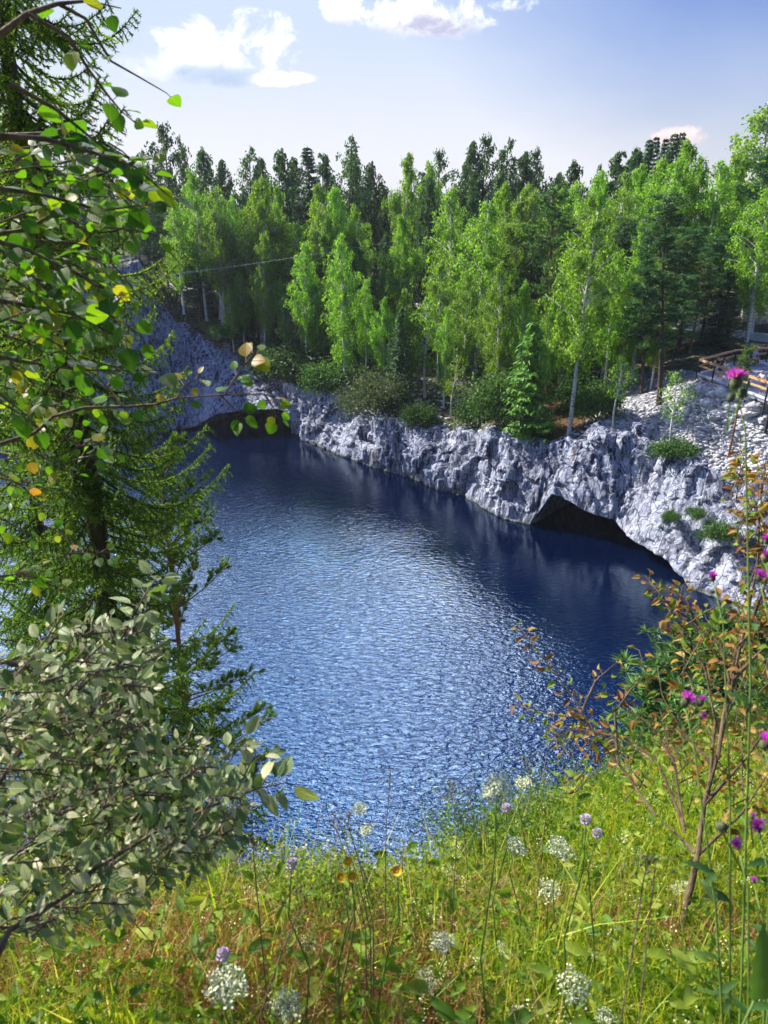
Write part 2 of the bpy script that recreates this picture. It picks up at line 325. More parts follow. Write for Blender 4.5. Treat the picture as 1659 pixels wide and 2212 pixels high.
class MB:
    """collects tubes and boxes into one mesh"""
    def __init__(s): s.V = []; s.F = []; s.n = 0
    def add(s, V, F):
        V = np.asarray(V, float).reshape(-1, 3); s.V.append(V); s.F += [tuple(i + s.n for i in f) for f in F]; s.n += len(V)
    def tube(s, pts, rad, sides=6):
        pts = [Vector(p) for p in pts]; n = len(pts)
        if isinstance(rad, (int, float)): rad = [rad] * n
        elif len(rad) == 2 and n != 2: rad = [rad[0] + (rad[1] - rad[0]) * i / (n - 1) for i in range(n)]
        d0 = (pts[1] - pts[0]).normalized(); ref = Vector((1, 0, 0)) if abs(d0.x) < .9 else Vector((0, 1, 0))
        V = []; F = []
        for i in range(n):
            d = (pts[min(i + 1, n - 1)] - pts[max(i - 1, 0)])
            if d.length < 1e-9: d = d0
            d.normalize(); a = d.cross(ref).normalized(); b_ = d.cross(a)
            for k in range(sides):
                w = 2 * math.pi * k / sides; V.append(pts[i] + (a * math.cos(w) + b_ * math.sin(w)) * rad[i])
        for i in range(n - 1):
            for k in range(sides):
                k2 = (k + 1) % sides; F.append((i * sides + k, i * sides + k2, (i + 1) * sides + k2, (i + 1) * sides + k))
        F.append(tuple(range(sides))); F.append(tuple((n - 1) * sides + k for k in range(sides)))
        s.add(np.array([tuple(v) for v in V]), F)
    def beam(s, p, q, w, h):
        p = Vector(p); q = Vector(q); d = (q - p).normalized(); up = Vector((0, 0, 1)) if abs(d.z) < .9 else Vector((0, 1, 0))
        a = d.cross(up).normalized() * w / 2; b_ = a.cross(d).normalized() * h / 2
        V = [p - a - b_, p + a - b_, p + a + b_, p - a + b_, q - a - b_, q + a - b_, q + a + b_, q - a + b_]
        s.add(np.array([tuple(v) for v in V]), [(3, 2, 1, 0), (4, 5, 6, 7), (0, 1, 5, 4), (1, 2, 6, 5), (2, 3, 7, 6), (3, 0, 4, 7)])
    def mesh(s, name, m_, smooth=False): return npmesh(name, np.concatenate(s.V), s.F, m_, smooth)
    def build(s, name, m_, parent=None, smooth=False): return obj(name, s.mesh(name, m_, smooth), parent)
def unit(a): return a / np.maximum(np.linalg.norm(a, axis=-1, keepdims=True), 1e-9)
def scatter(TV, TF, P, A, N, S):
    """copies of a template leaf (x across, y along, z normal) at P with axis A, normal N, scale S"""
    A = unit(A); X = unit(np.cross(A, N)); N = np.cross(X, A)
    S = np.asarray(S, float); S = S[:, None] if S.ndim == 1 else S
    if S.shape[1] == 1: S = np.repeat(S, 3, 1)
    V = P[:, None, :] + X[:, None, :] * (TV[None, :, 0:1] * S[:, None, 0:1]) + A[:, None, :] * (TV[None, :, 1:2] * S[:, None, 1:2]) + N[:, None, :] * (TV[None, :, 2:3] * S[:, None, 2:3])
    F = (TF[None] + (np.arange(len(P)) * len(TV))[:, None, None]).reshape(-1, TF.shape[1])
    return V.reshape(-1, 3), F
def rvec(n, r=rng): return unit(r.normal(size=(n, 3)))
QUAD = np.array([[-.5, 0, 0], [.5, 0, 0], [.5, 1, 0], [-.5, 1, 0]]); QF = np.array([[0, 1, 2, 3]])
DIA = np.array([[0, 0, 0], [.5, .45, .06], [0, 1, 0], [-.5, .45, .06]]); NEED = np.array([[-.5, 0, 0], [.5, 0, 0], [0, 1, 0]]); NF = np.array([[0, 1, 2]])
def leaf_tpl(w=.7, fold=.12, curl=.15, seg=5, ser=0., tip=1.0, curv2=0):
    V = []
    for i in range(seg + 1):
        y = i / seg; hw = w / 2 * (math.sin(math.pi * min(1, y ** (.75)) * tip) if tip <= 1 else math.sin(math.pi * y)) ** .75 if 0 < y < 1 else 0.0
        hw += ser * (1 if i % 2 else -1) * .5 if 0 < y < 1 else .0
        z = -curl * y * y; V += [[-hw, y - ser * .4, z + fold * hw * 2 + curv2 * hw], [0, y, z], [hw, y - ser * .4, z + fold * hw * 2 + curv2 * hw]]
    F = []
    for i in range(seg):
        a = 3 * i; F += [[a, a + 1, a + 4, a + 3], [a + 1, a + 2, a + 5, a + 4]]
    return np.array(V, float), np.array(F)
# ------------------------------------------------------------ terrain
def fbm(p, sc, oc=4): return mn.fractal(Vector(p) * sc, 1.0, 2.0, oc)
# columns: bottom (U, V, depth or None = on the water), cave amount, top (U, V, y), mid (U, V, y), road height
COLS = [
 ((-1500, 1050, None), 0, (-1500, 760, 78), (-1500, 640, 92), 14),
 ((-900, 1010, None), 0, (-900, 700, 84), (-900, 600, 97), 15),
 ((-300, 965, None), 0, (-300, 650, 88), (-300, 590, 98), 16),
 ((0, 950, None), 0, (0, 625, 90), (0, 580, 100), 16),
 ((200, 945, None), 0, (215, 600, 90), (215, 570, 99), 16.5),
 ((320, 938, None), 0, (300, 566, 94), (300, 556, 99), 17.5),
 ((385, 928, None), 0, (335, 650, 94), (335, 610, 101), 15),
 ((428, 917, 84.5), .2, (385, 700, 93), (385, 640, 101), 13.6),
 ((470, 893, 83.5), 1, (440, 738, 91), (440, 660, 99), 13.2),
 ((540, 884, 82.5), 1, (495, 765, 89.5), (495, 670, 98), 13),
 ((600, 882, 82), 1, (545, 812, 87), (545, 690, 97), 13),
 ((621, 893, 82), 1, (575, 828, 86.5), (575, 700, 96), 13),
 ((628, 938, None), 0, (600, 826, 86), (600, 710, 96), 13),
 ((680, 960, None), 0, (668, 842, 82), (668, 720, 95), 13),
 ((740, 985, None), 0, (755, 862, 77), (750, 730, 93), 13),
 ((800, 1004, None), 0, (792, 893, 73), (800, 740, 91), 12.9),
 ((870, 1030, None), 0, (870, 918, 69.5), (870, 750, 89), 12.8),
 ((940, 1052, None), 0, (955, 930, 66.8), (950, 760, 87), 12.7),
 ((1000, 1076, None), 0, (1030, 940, 64), (1030, 770, 85), 12.6),
 ((1060, 1102, None), 0, (1065, 930, 61.5), (1080, 780, 83), 12.6),
 ((1100, 1124, None), 0, (1125, 948, 59.5), (1130, 790, 81), 12.5),
 ((1145, 1133, None), 0, (1175, 962, 58.3), (1190, 810, 78), 12.5),
 ((1196, 1062, 55.6), .9, (1225, 955, 57.6), (1260, 850, 68), 12.4),
 ((1262, 1098, 54.0), 1, (1300, 932, 56), (1345, 845, 64), 12.3),
 ((1330, 1124, 52.4), 1, (1390, 955, 54), (1430, 835, 60), 12.2),
 ((1352, 1158, 51.0), .9, (1440, 975, 52.5), (1480, 826, 57.5), 12.1),
 ((1438, 1212, 47.8), .8, (1500, 1000, 50.5), (1510, 824, 56), 12.1),
 ((1490, 1272, None), 0, (1570, 1040, 48.5), (1565, 845, 53.5), 12.05),
 ((1560, 1305, None), 0, (1650, 1045, 46.8), (1640, 868, 51.3), 12),
 ((1660, 1350, None), 0, (1800, 1060, 44.5), (1800, 900, 49.5), 12),
 ((1800, 1400, None), 0, (2050, 1100, 42), (2050, 950, 46), 12),
 ((2000, 1480, None), 0, (2500, 1180, 38), (2500, 1000, 43), 12)]
def colpt(b): return onz(b[0], b[1], 0.0) if b[2] is None else pt(*b)
B0 = [colpt(c[0]) for c in COLS]; T0 = [pt(*c[2]) for c in COLS]; M0 = [pt(*c[3]) for c in COLS]; A0 = [c[1] for c in COLS]; RZ = [c[4] for c in COLS]
def roadV(U):
    xs = [-1500, -300, 340, 700, 1000, 1190, 1480, 1659, 2500]; vs = [640, 628, 640, 660, 685, 694, 712, 740, 830]
    return float(np.interp(U, xs, vs))
R0 = []
for c, mpt, rz_ in zip(COLS, M0, RZ):
    U = c[3][0]; q = onz(U, roadV(U), min(rz_, 13.2)); R0.append(q if q.y > mpt.y + 3 else Vector((mpt.x * 1.06, mpt.y + 4, rz_)))
cum = [0.0]
for i in range(1, len(B0)): cum.append(cum[-1] + max((B0[i] - B0[i - 1]).length, (T0[i] - T0[i - 1]).length))
def lerpL(L, s):
    i = min(max(int(np.searchsorted(cum, s, 'right')) - 1, 0), len(L) - 2); f = (s - cum[i]) / (cum[i + 1] - cum[i]); f = min(max(f, 0), 1)
    return L[i] * (1 - f) + L[i + 1] * f
CENT = Vector((-4, 48, 0))
def inward(s):
    a = lerpL(B0, max(0, s - 4)); b_ = lerpL(B0, min(cum[-1], s + 4)); d = b_ - a; d.z = 0; n_ = Vector((d.y, -d.x, 0)).normalized()
    p = lerpL(B0, s)
    if n_.dot(Vector((CENT.x - p.x, CENT.y - p.y, 0))) < 0: n_ = -n_
    return -n_
def facet(q, amp, tilt, k):
    # flat slabs: every cell of the joint pattern is a plane with its own offset and tilt
    di, a = mn.voronoi(q); c = a[0]; g = mn.noise_vector(c * k)
    return amp * mn.noise(c * (k + 2.3)) * 1.6 + tilt * g.dot(q - c) - .12 * amp * max(0, 1 - (di[1] - di[0]) * 7)
def rockdisp(p, n_):
    q = Vector((p.x, p.y, p.z * .35))
    d = 1.5 * mn.fractal(q * .15, 1, 2, 2)
    w = mn.noise_vector(q * .25) * .5
    lean = Vector((p.x + .25 * p.z, p.y + .05 * p.z, p.z))
    d += facet(Vector((lean.x * .30, lean.y * .30, p.z * .13)) + w * .4, .85, .9, 7.3)
    d += facet(Vector((lean.x * .80, lean.y * .80, p.z * .24)) + w, .42, .65, 9.1)
    d += facet(Vector((lean.x * 1.9, lean.y * 1.9, p.z * .7)) + w, .20, .34, 5.3)
    return d + .03 * mn.fractal(p * 3, 1, 2, 2)
def build_cliff():
    s0, s1 = cum[1], cum[-1]; V = []; F = []
    S = []; s = s0
    while s < s1:
        p = lerpL(B0, s); S.append(s); s += .16 if p.y < 72 and p.x < 40 else .24
        if p.x < -45: s += .5
    rows_t = np.linspace(0, 1, 74)
    for s in S:
        b_ = lerpL(B0, s); t_ = lerpL(T0, s); a = lerpL([Vector((x, 0, 0)) for x in A0], s).x; inn = inward(s)
        prof = [(b_ + inn * (9 * a + .6)) * 1.0, b_ + inn * (8.5 * a + .4), b_ + inn * 6.0 * a + inn * .2, b_ + inn * 3.0 * a, b_ + inn * 1.0 * a]
        prof[0].z = -2; prof[1].z = -.8 if a > .3 else -1; prof[2].z = b_.z * .55 - .8 * (1 - a); prof[3].z = b_.z * .85 - .3 * (1 - a); prof[4].z = b_.z * .97 - .12 * (1 - a)
        for k, t in enumerate(rows_t):
            q = b_.lerp(t_, t)
            # ledgy, bulging profile instead of one straight lean
            q = q - inn * (.55 * math.sin(math.pi * t) * mn.noise(Vector((q.x * .12, q.y * .12, 3)))) 
            w = .25 + .75 * math.sin(math.pi * (.12 + .80 * t)) if a < .3 else .35 + .65 * t * (1 - .4 * t)
            q = q - inn * rockdisp(q, inn) * w
            q.z += .28 * mn.noise(q * .9) * (1 if t > .15 else 0) + (.55 * abs(mn.fractal(q * .55, 1, 2, 3)) if t > .93 else 0)
            prof.append(q)
        tp = prof[-1]
        prof.append(tp + inn * .8 + Vector((0, 0, .05 + .25 * mn.noise(tp * 1.3)))); prof.append(tp + inn * 2.4 + Vector((0, 0, -.5)))
        V += [tuple(v) for v in prof]
    n = len(rows_t) + 7; N = len(S)
    ii, jj = np.meshgrid(np.arange(N - 1), np.arange(n - 1), indexing='ij'); a = (ii * n + jj).ravel()
    F = np.stack([a, a + 1, a + n + 1, a + n], 1)
    me = npmesh('marble_cliff', V, F, M_ROCK, False)
    return tag(obj('marble_cliff', me), kind='structure')
cliff = build_cliff()
# land behind the cliffs, fan-shaped sheet: cliff top > slope > road > forest > far
LV = []; LS = np.arange(0, cum[-1], .7)
def landcol(s):
    t_ = lerpL(T0, s); m_ = lerpL(M0, s); r_ = lerpL(R0, s); inn = inward(s); rad = Vector((r_.x, r_.y, 0)).normalized()
    pts_ = [(t_ + inn * .25 - Vector((0, 0, .15)), 0)]
    for k in range(1, 15): pts_.append((t_.lerp(m_, k / 14), .9))
    for k in range(1, 11): pts_.append((m_.lerp(r_, k / 10), .9 if k < 8 else .1))
    for k in range(1, 4): pts_.append((r_ + rad * 5.5 * k / 3 + Vector((0, 0, 0)), .0))
    e = r_ + rad * 5.5
    for k, dd in enumerate((3, 7, 12, 20, 30, 45, 70, 110, 180, 300, 600, 1200)):
        pts_.append((Vector((e.x, e.y, 0)) + rad * dd + Vector((0, 0, e.z + min(3.0, dd * .06) + (0 if dd < 150 else -2))), .7))
    return pts_
cols_ = [landcol(s) for s in LS]; NR = len(cols_[0])
for c in cols_:
    for p, w in c:
        LV.append((p.x, p.y, p.z + w * (.55 * fbm((p.x, p.y, 0), .16) + .12 * mn.noise(Vector((p.x, p.y, 5)) * .8))))
LV = np.array(LV)
def landpart(name, i0, i1, j0, j1, mat, lift=0.):
    ii, jj = np.meshgrid(np.arange(i0, i1), np.arange(j0, j1 + 1), indexing='ij'); V = LV[(ii * NR + jj).ravel()].copy(); V[:, 2] += lift
    n = j1 - j0 + 1; a, b_ = np.meshgrid(np.arange(i1 - i0 - 1), np.arange(n - 1), indexing='ij'); a = (a * n + b_).ravel()
    F = np.stack([a, a + n, a + n + 1, a + 1], 1)
    return tag(obj(name, npmesh(name, V, F, mat, True)), kind='structure')
def sidx(ci): return int(cum[ci] / .7)
nS = len(LS)
a_s = sidx(22) + 3
landpart('forest_slope', 0, a_s - 7, 0, 24, M_FLOOR)
landpart('heath_patch', a_s - 8, a_s + 1, 0, 24, M_MOSS)
landpart('scree_slope', a_s, nS, 0, 16, M_SCREE)
landpart('gravel_terrace', a_s, nS, 16, 24, M_FLOOR)
landpart('forest_track', 0, nS, 24, 27, M_ROAD)
landpart('forest_floor', 0, nS, 27, NR - 1, M_FLOOR)
# near bank under the viewer and the right-hand shore
SHORE = [(-90, 24), (-45, 17), (-20, 14), (0, 13), (6, 17), (10.5, 24), (13, 30), (15, 36), (18.5, 41), (24, 44), (60, 50)]
def shore_y(x): return float(np.interp(x, [p[0] for p in SHORE], [p[1] for p in SHORE]))
def shore_d(x, y):
    best = 1e9
    for (x0, y0), (x1, y1) in zip(SHORE, SHORE[1:]):
        dx, dy = x1 - x0, y1 - y0; f = max(0, min(1, ((x - x0) * dx + (y - y0) * dy) / (dx * dx + dy * dy)))
        best = min(best, math.hypot(x - x0 - f * dx, y - y0 - f * dy))
    return best if y < shore_y(x) else -best
def edge_y(x): return float(np.interp(x, [-6, -2, -.9, 0, .5, 1.0, 1.7, 2.6, 4, 8], [2.9, 2.35, 2.2, 2.2, 2.55, 3.1, 3.8, 4.6, 5.4, 6.4]))
def meadow_z(x, y):
    return 23.50 - .545 * y + .10 * mn.noise(Vector((x * .9, y * .9, 0))) + .05 * max(0, x) - .04 * x * 0
def near_z(x, y):
    e = edge_y(x)
    if y < e: return meadow_z(x, y)
    d = shore_d(x, y); ze = meadow_z(x, e)
    zz = ze - (y - e) * 1.9
    far = max(-1.5, .62 * d) + .5 * fbm((x, y, 2), .25)
    if d < 0: far = -1.5
    return max(min(zz, ze), min(far, ze - (y - e) * .8))
def grid(name, xs, ys, fz, mat, smooth=True):
    V = [(x, y, fz(x, y)) for x in xs for y in ys]; n = len(ys); a, b_ = np.meshgrid(np.arange(len(xs) - 1), np.arange(n - 1), indexing='ij'); a = (a * n + b_).ravel()
    return tag(obj(name, npmesh(name, V, np.stack([a, a + n, a + n + 1, a + 1], 1), mat, smooth)), kind='structure')
xs = np.concatenate([np.arange(-90, -10, 2.0), np.arange(-10, 40, .7), np.arange(40, 62, 3.0)]); ys = np.concatenate([np.arange(-30, 0, 3.0), np.arange(0, 7, .35), np.arange(7, 52, .8)])
def nb(x, y):
    z = near_z(x, y)
    return z - .60 if (-5.5 < x < 8.5 and -1 < y < edge_y(x) + .9) else z - .05
near_bank = grid('near_bank', xs, ys, nb, M_BANK)
meadow = grid('meadow_ground', np.arange(-6, 9, .08), np.arange(-2, 7, .07), lambda x, y: near_z(x, y) - (.0 if y < edge_y(x) + .25 else .45), M_SOIL)
# water
wm = npmesh('lake_water', [(-260, -10, 0), (160, -10, 0), (160, 130, 0), (-260, 130, 0)], [(0, 1, 2, 3)], M_WATER)
tag(obj('lake_water', wm), kind='structure')
# ------------------------------------------------------------ picking the ground
def tree_of(objs):
    V = []; F = []; n = 0
    for o_ in objs:
        me = o_.data; co = np.empty(len(me.vertices) * 3, np.float32); me.vertices.foreach_get('co', co); V.append(co.reshape(-1, 3))
        F += [tuple(v + n for v in p.vertices) for p in me.polygons]; n += len(me.vertices)
    return BVHTree.FromPolygons([tuple(map(float, v)) for v in np.concatenate(V)], F)
land_objs = [o_ for o_ in scene.objects if o_.name in ('forest_slope', 'heath_patch', 'scree_slope', 'gravel_terrace', 'forest_track', 'forest_floor', 'near_bank')]
BV = tree_of(land_objs)
def drop(x, y, z=60):
    h = BV.ray_cast(Vector((x, y, z)), Vector((0, 0, -1))); return h[0] if h[0] else Vector((x, y, 12))
def pick(U, V, dmin=0):
    o_ = Vector((0, 0, CZ))
    for k in range(40):
        d = ray(U, V - 3 * k).normalized(); h = BV.ray_cast(o_ + d * 44, d)
        if h[0] is not None: return h[0]
    return place(U, 80, V)
def at_u(U, y): return (U - 829.5) / FP  # helper for placement at a depth
def place(U, y, Vref=700):
    x = pt(U, Vref, y).x; return drop(x, y)
# ------------------------------------------------------------ tree kinds (trunk mesh, crown mesh; base at the origin)
def polycurve(p0, p1, n, wob, r):
    out = []
    ph = r.uniform(0, 6.28, 2)
    for i in range(n):
        f = i / (n - 1); out.append(Vector(p0).lerp(Vector(p1), f) + Vector((math.sin(f * 5 + ph[0]), math.sin(f * 4.2 + ph[1]), 0)) * wob * f * (1.3 - f))
    return out
def interp_curve(c, f):
    f = min(max(f, 0), .9999) * (len(c) - 1); i = int(f); return c[i].lerp(c[i + 1], f - i)
def make_birch(seed, H=16., rad=1.9, base=.3, nb=70, leafm=None, weep=1.0, dens=1.0, bark=None, lsz=.2, stems=1):
    r = np.random.default_rng(seed); T = MB(); P = []; A = []
    for st in range(stems):
        off = Vector((r.normal() * .35, r.normal() * .35, 0)) * (stems > 1)
        Hs = H * (1 - .12 * st)
        tr = polycurve(off, off * 3.0 + Vector((r.normal() * .3, r.normal() * .3, Hs)), 14, .25, r)
        T.tube(tr, [.0115 * H * (1 - .92 * (i / 13)) ** 1.0 + .01 for i in range(14)], 7)
        for k in range(nb):
            f = base + (0.985 - base) * (k + r.uniform()) / nb
            q = (f - base) / (1 - base)
            env = rad * (min(1, (1 - q) * 1.7 + .06) ** .8) * (.55 + .45 * min(1, q / .25)) * r.uniform(.55, 1.15)
            az = r.uniform(0, 6.28); p0 = interp_curve(tr, f); up = .9 if q < .8 else 1.6
            d = Vector((math.cos(az), math.sin(az), up * r.uniform(.6, 1.2)))
            p1 = p0 + d.normalized() * env * 1.15
            T.tube([p0, p0.lerp(p1, .5) + Vector((0, 0, .08 * env)), p1], [.02 * env / 1.9 + .008, .006], 4)
            nt = int((5 + 5 * env) * dens)
            for _ in range(nt):
                f2 = r.uniform(.15, 1.05); s0 = p0.lerp(p1, f2) + Vector(r.normal(size=3)) * .10
                L = r.uniform(.35, 1.25) * weep * (1 - .5 * q); out = d * .12
                m = max(3, int(L / .10))
                for j in range(m):
                    g_ = j / m
                    pp = s0 + Vector((out.x * g_ * 3, out.y * g_ * 3, -L * g_)) + Vector(r.normal(size=3)) * .07
                    P.append(pp); A.append((r.normal() * .5, r.normal() * .5, -1.0 + r.normal() * .3))
    P = np.array(P); A = np.array(A); n = len(P)
    V, F = scatter(DIA, QF, P, A, rvec(n, r), np.stack([r.uniform(.55, .85, n) * lsz, r.uniform(.8, 1.5, n) * lsz, np.full(n, lsz)], 1))
    return T.mesh('birch_trunk', bark or M_BIRCHBARK, True), npmesh('birch_crown', V, F, leafm or M_BIRCH)
def make_spruce(seed, H=12., rad=2.0, base=.06, leafm=None, whorls=30, dense=1.0):
    r = np.random.default_rng(seed); T = MB(); tr = polycurve((0, 0, 0), (r.normal() * .1, r.normal() * .1, H), 10, .05, r)
    T.tube(tr, [.012 * H * (1 - .95 * i / 9) + .01 for i in range(10)], 6); P = []; A = []; S = []
    for w in range(whorls):
        q = (w + .3) / whorls; z = H * (base + (1 - base) * q ** .93); L = rad * (1 - q) ** .85 * r.uniform(.85, 1.1) + .12
        for k in range(int(6 + 3 * r.uniform())):
            az = r.uniform(0, 6.28); Lk = L * r.uniform(.7, 1.12); p0 = interp_curve(tr, z / H)
            n = max(4, int(Lk / .13)); droop = .42 * (1 - q) ** .6
            pv = None
            for j in range(n + 1):
                g_ = j / n; rr = Lk * g_; zz = -droop * Lk * math.sin(g_ * 2.2) * .8 + (.28 if q > .6 else .1) * rr + .12 * Lk * g_ ** 3
                p = p0 + Vector((math.cos(az) * rr, math.sin(az) * rr, zz))
                side = Vector((-math.sin(az), math.cos(az), 0)); wd = .34 * Lk * (1 - g_) * (g_ + .2) * 1.4 + .05
                for sgn in (-1, 1):
                    for _ in range(2):
                        if r.uniform() > dense: continue
                        f = r.uniform(.0, 1); P.append(p + side * sgn * wd * f + Vector((0, 0, -.05 * f))); A.append(side * sgn * .8 + Vector((math.cos(az), math.sin(az), -.7 - .5 * r.uniform())) * .8); S.append(.26 + .12 * r.uniform())
            T.tube([p0, p0 + Vector((math.cos(az) * Lk * .6, math.sin(az) * Lk * .6, -droop * Lk * .5))], [.02, .008], 3)
    P = np.array([tuple(x) for x in P]); A = np.array([tuple(x) for x in A]); S = np.array(S); n = len(P)
    V, F = scatter(NEED, NF, P, A, np.array([[0, 0, 1.]]) + .6 * rvec(n, r), np.stack([S * .42, S, S], 1))
    return T.mesh('spruce_trunk', M_DARKBARK, True), npmesh('spruce_crown', V, F, leafm or M_SPRUCE)
def make_pine(seed, H=15., rad=2.2, base=.5, leafm=None, nb=34, bark=None, tuft=26, dead=10):
    r = np.random.default_rng(seed); T = MB(); tr = polycurve((0, 0, 0), (r.normal() * .4, r.normal() * .3, H), 12, .2, r)
    T.tube(tr, [.0115 * H * (1 - .85 * i / 11) + .01 for i in range(12)], 7); P = []; A = []
    for k in range(dead):
        f = base * r.uniform(.35, 1); p0 = interp_curve(tr, f); az = r.uniform(0, 6.28); L = r.uniform(.4, 1.6)
        T.tube([p0, p0 + Vector((math.cos(az) * L, math.sin(az) * L, r.uniform(-.2, .25)))], [.022, .006], 3)
    for k in range(nb):
        f = base + (1 - base) * (k + r.uniform()) / nb; q = (f - base) / (1 - base); p0 = interp_curve(tr, f); az = r.uniform(0, 6.28)
        L = rad * (1 - q * .78) * r.uniform(.55, 1.1) * (.6 + .4 * min(1, q * 5)); rise = .25 + .5 * q
        p1 = p0 + Vector((math.cos(az), math.sin(az), rise * r.uniform(.3, 1.2))) * L
        T.tube([p0, p0.lerp(p1, .5) - Vector((0, 0, .08 * L)), p1], [.03, .009], 4)
        for _ in range(int(3 + 3.2 * L)):
            c = p0.lerp(p1, r.uniform(.4, 1.05)) + Vector((r.normal() * .28, r.normal() * .28, r.normal() * .12 + .06))
            for j in range(tuft):
                d = Vector(r.normal(size=3)); d.z = abs(d.z) * .8 + .1; P.append(c + d * .05); A.append(d)
    P = np.array([tuple(x) for x in P]); A = np.array([tuple(x) for x in A]); n = len(P); s = r.uniform(.22, .36, n)
    V, F = scatter(NEED, NF, P, A, rvec(n, r), np.stack([s * .28, s, s], 1))
    return T.mesh('pine_trunk', bark or M_PINEBARK, True), npmesh('pine_crown', V, F, leafm or M_PINE)
def make_bush(seed, w=2.2, h=2.6, n=5200, leafm=None, lsz=.15):
    r = np.random.default_rng(seed); T = MB(); P = []
    lob = [(Vector((r.normal() * w * .28, r.normal() * w * .28, h * r.uniform(.35, .68))), r.uniform(.28, .55)) for _ in range(9)]
    for c, s in lob: T.tube([(0, 0, 0), c * .5 + Vector((0, 0, -.1)), c], [.04, .012], 4)
    while len(P) < n:
        c, s = lob[r.integers(len(lob))]; d = unit(r.normal(size=3)) * r.uniform(.25, 1.7) ** .5 * (1 + .25 * r.normal())
        p = np.array(c) + d * np.array([w * .5, w * .5, h * .42]) * (s + .25)
        if p[2] > .05: P.append(p)
    P = np.array(P); V, F = scatter(DIA, QF, P, rvec(n, r) + np.array([[0, 0, -.2]]), rvec(n, r), np.stack([r.uniform(.5, .8, n) * lsz, r.uniform(.8, 1.5, n) * lsz, np.full(n, lsz)], 1))
    return T.mesh('bush_stems', M_TWIG, True), npmesh('bush_foliage', V, F, leafm or M_BUSH)
K = {}
for i in range(3): K['birch%d' % i] = make_birch(10 + i, 16, 2.5 + .2 * i, .22 + .05 * i, 92, dens=1.35, lsz=.19)
K['weep0'] = make_birch(21, 17, 3.1, .18, 96, weep=1.7, dens=1.4, lsz=.20)
K['weep1'] = make_birch(22, 17, 2.8, .24, 92, weep=1.5, dens=1.4, lsz=.20)
K['multi0'] = make_birch(25, 15, 2.4, .36, 54, stems=3, dens=1.2, lsz=.18)
K['young0'] = make_birch(31, 6, 1.0, .32, 40, M_BIRCHY, .45, .9, lsz=.14)
K['young1'] = make_birch(32, 6, 1.3, .42, 30, M_BIRCHY, .4, .8, lsz=.14)
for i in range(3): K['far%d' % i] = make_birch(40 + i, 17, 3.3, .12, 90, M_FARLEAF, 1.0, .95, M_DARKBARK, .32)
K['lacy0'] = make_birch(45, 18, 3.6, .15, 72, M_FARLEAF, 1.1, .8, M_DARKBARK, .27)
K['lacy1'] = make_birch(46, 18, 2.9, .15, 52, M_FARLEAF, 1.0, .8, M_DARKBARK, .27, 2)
for i in range(2): K['spruce%d' % i] = make_spruce(50 + i, 12, 2.0 + .3 * i, whorls=36)
K['spruceg'] = make_spruce(53, 7, 1.7, .04, leafmat('bright_spruce_needles', [(.1, (.06, .16, .02)), (.5, (.12, .27, .03)), (.85, (.22, .38, .05))], .2), 24)
for i in range(2): K['pine%d' % i] = make_pine(60 + i, 15, 2.8 + .3 * i, .46 - .08 * i, nb=46)
K['pined'] = make_pine(63, 13, 2.5, .30, nb=50, leafm=M_SPRUCE, bark=M_DARKBARK, dead=16)
K['ypine'] = make_pine(65, 5, 1.3, .08, leafm=M_PINE, nb=44, dead=0)
for i in range(2): K['bush%d' % i] = make_bush(70 + i, 2.2 + .4 * i, 2.5, 4200)
K['bushp'] = make_bush(73, 3.2, 2.8, 6500, leafmat('pale_bush_leaves', [(.1, (.05, .09, .04)), (.5, (.11, .17, .08)), (.85, (.19, .25, .12))], .35), .13)
HT = dict(birch=16, weep=17, multi=15, young=6, far=17, lacy=18, spruce=12, spruceg=7, pine=15, pined=13, ypine=5, bush=2.5, bushp=2.8)
def kh(k): return HT.get(k) or HT[k.rstrip('0123456789')]
CATN = dict(birch=('birch_tree', 'birch'), weep=('birch_tree', 'birch'), multi=('birch_tree', 'birch'), young=('young_birch', 'young birch'), far=('broadleaf_tree', 'tree'), lacy=('broadleaf_tree', 'tree'),
            spruce=('spruce_tree', 'spruce'), spruceg=('spruce_tree', 'spruce'), pine=('pine_tree', 'pine'), pined=('pine_tree', 'pine'), ypine=('young_pine', 'young pine'), bush=('bush', 'bush'), bushp=('bush', 'bush'))
def tree(kind, base, height, label, group=None, wide=1.0, lean=None):
    nm, cat = CATN.get(kind) or CATN[kind.rstrip('0123456789')]
    s = height / kh(kind); e = empty(nm, base, random.uniform(0, 6.28)); tag(e, label, cat, group)
    if lean: e.rotation_euler = (0, 0, 0); e.rotation_euler.rotate_axis('Y', lean); 
    tk, cr = K[kind]; sx = s * wide
    a = obj('stem' if 'bush' in kind else 'trunk', tk, e, (0, 0, 0), (0, 0, 0), (sx, sx, s))
    b_ = obj('foliage' if 'bush' in kind else 'crown', cr, e, (0, 0, 0), (0, 0, 0), (sx, sx, s))
    return e
def ztop(base, Vt):
    # height of the point above the base that shows at picture row Vt
    k = (1106 - Vt) / FP; y = base.y
    return CZ + y * (-SP + k * CP) / (CP + k * SP)
def tree_px(kind, Ub, Vb, Ut, Vt, label, group=None, wide=1.0, y=None):
    b_ = pick(Ub, Vb) if y is None else place(Ub, y, Vb)
    zt = ztop(b_, Vt); h = max(zt - b_.z, .8)
    xt = pt(Ut, Vt, b_.y).x; ln = math.atan2(xt - b_.x, h); ln = max(-.12, min(.12, ln))
    return tree(kind, b_ - Vector((0, 0, .1)), h, label, group, wide, ln)
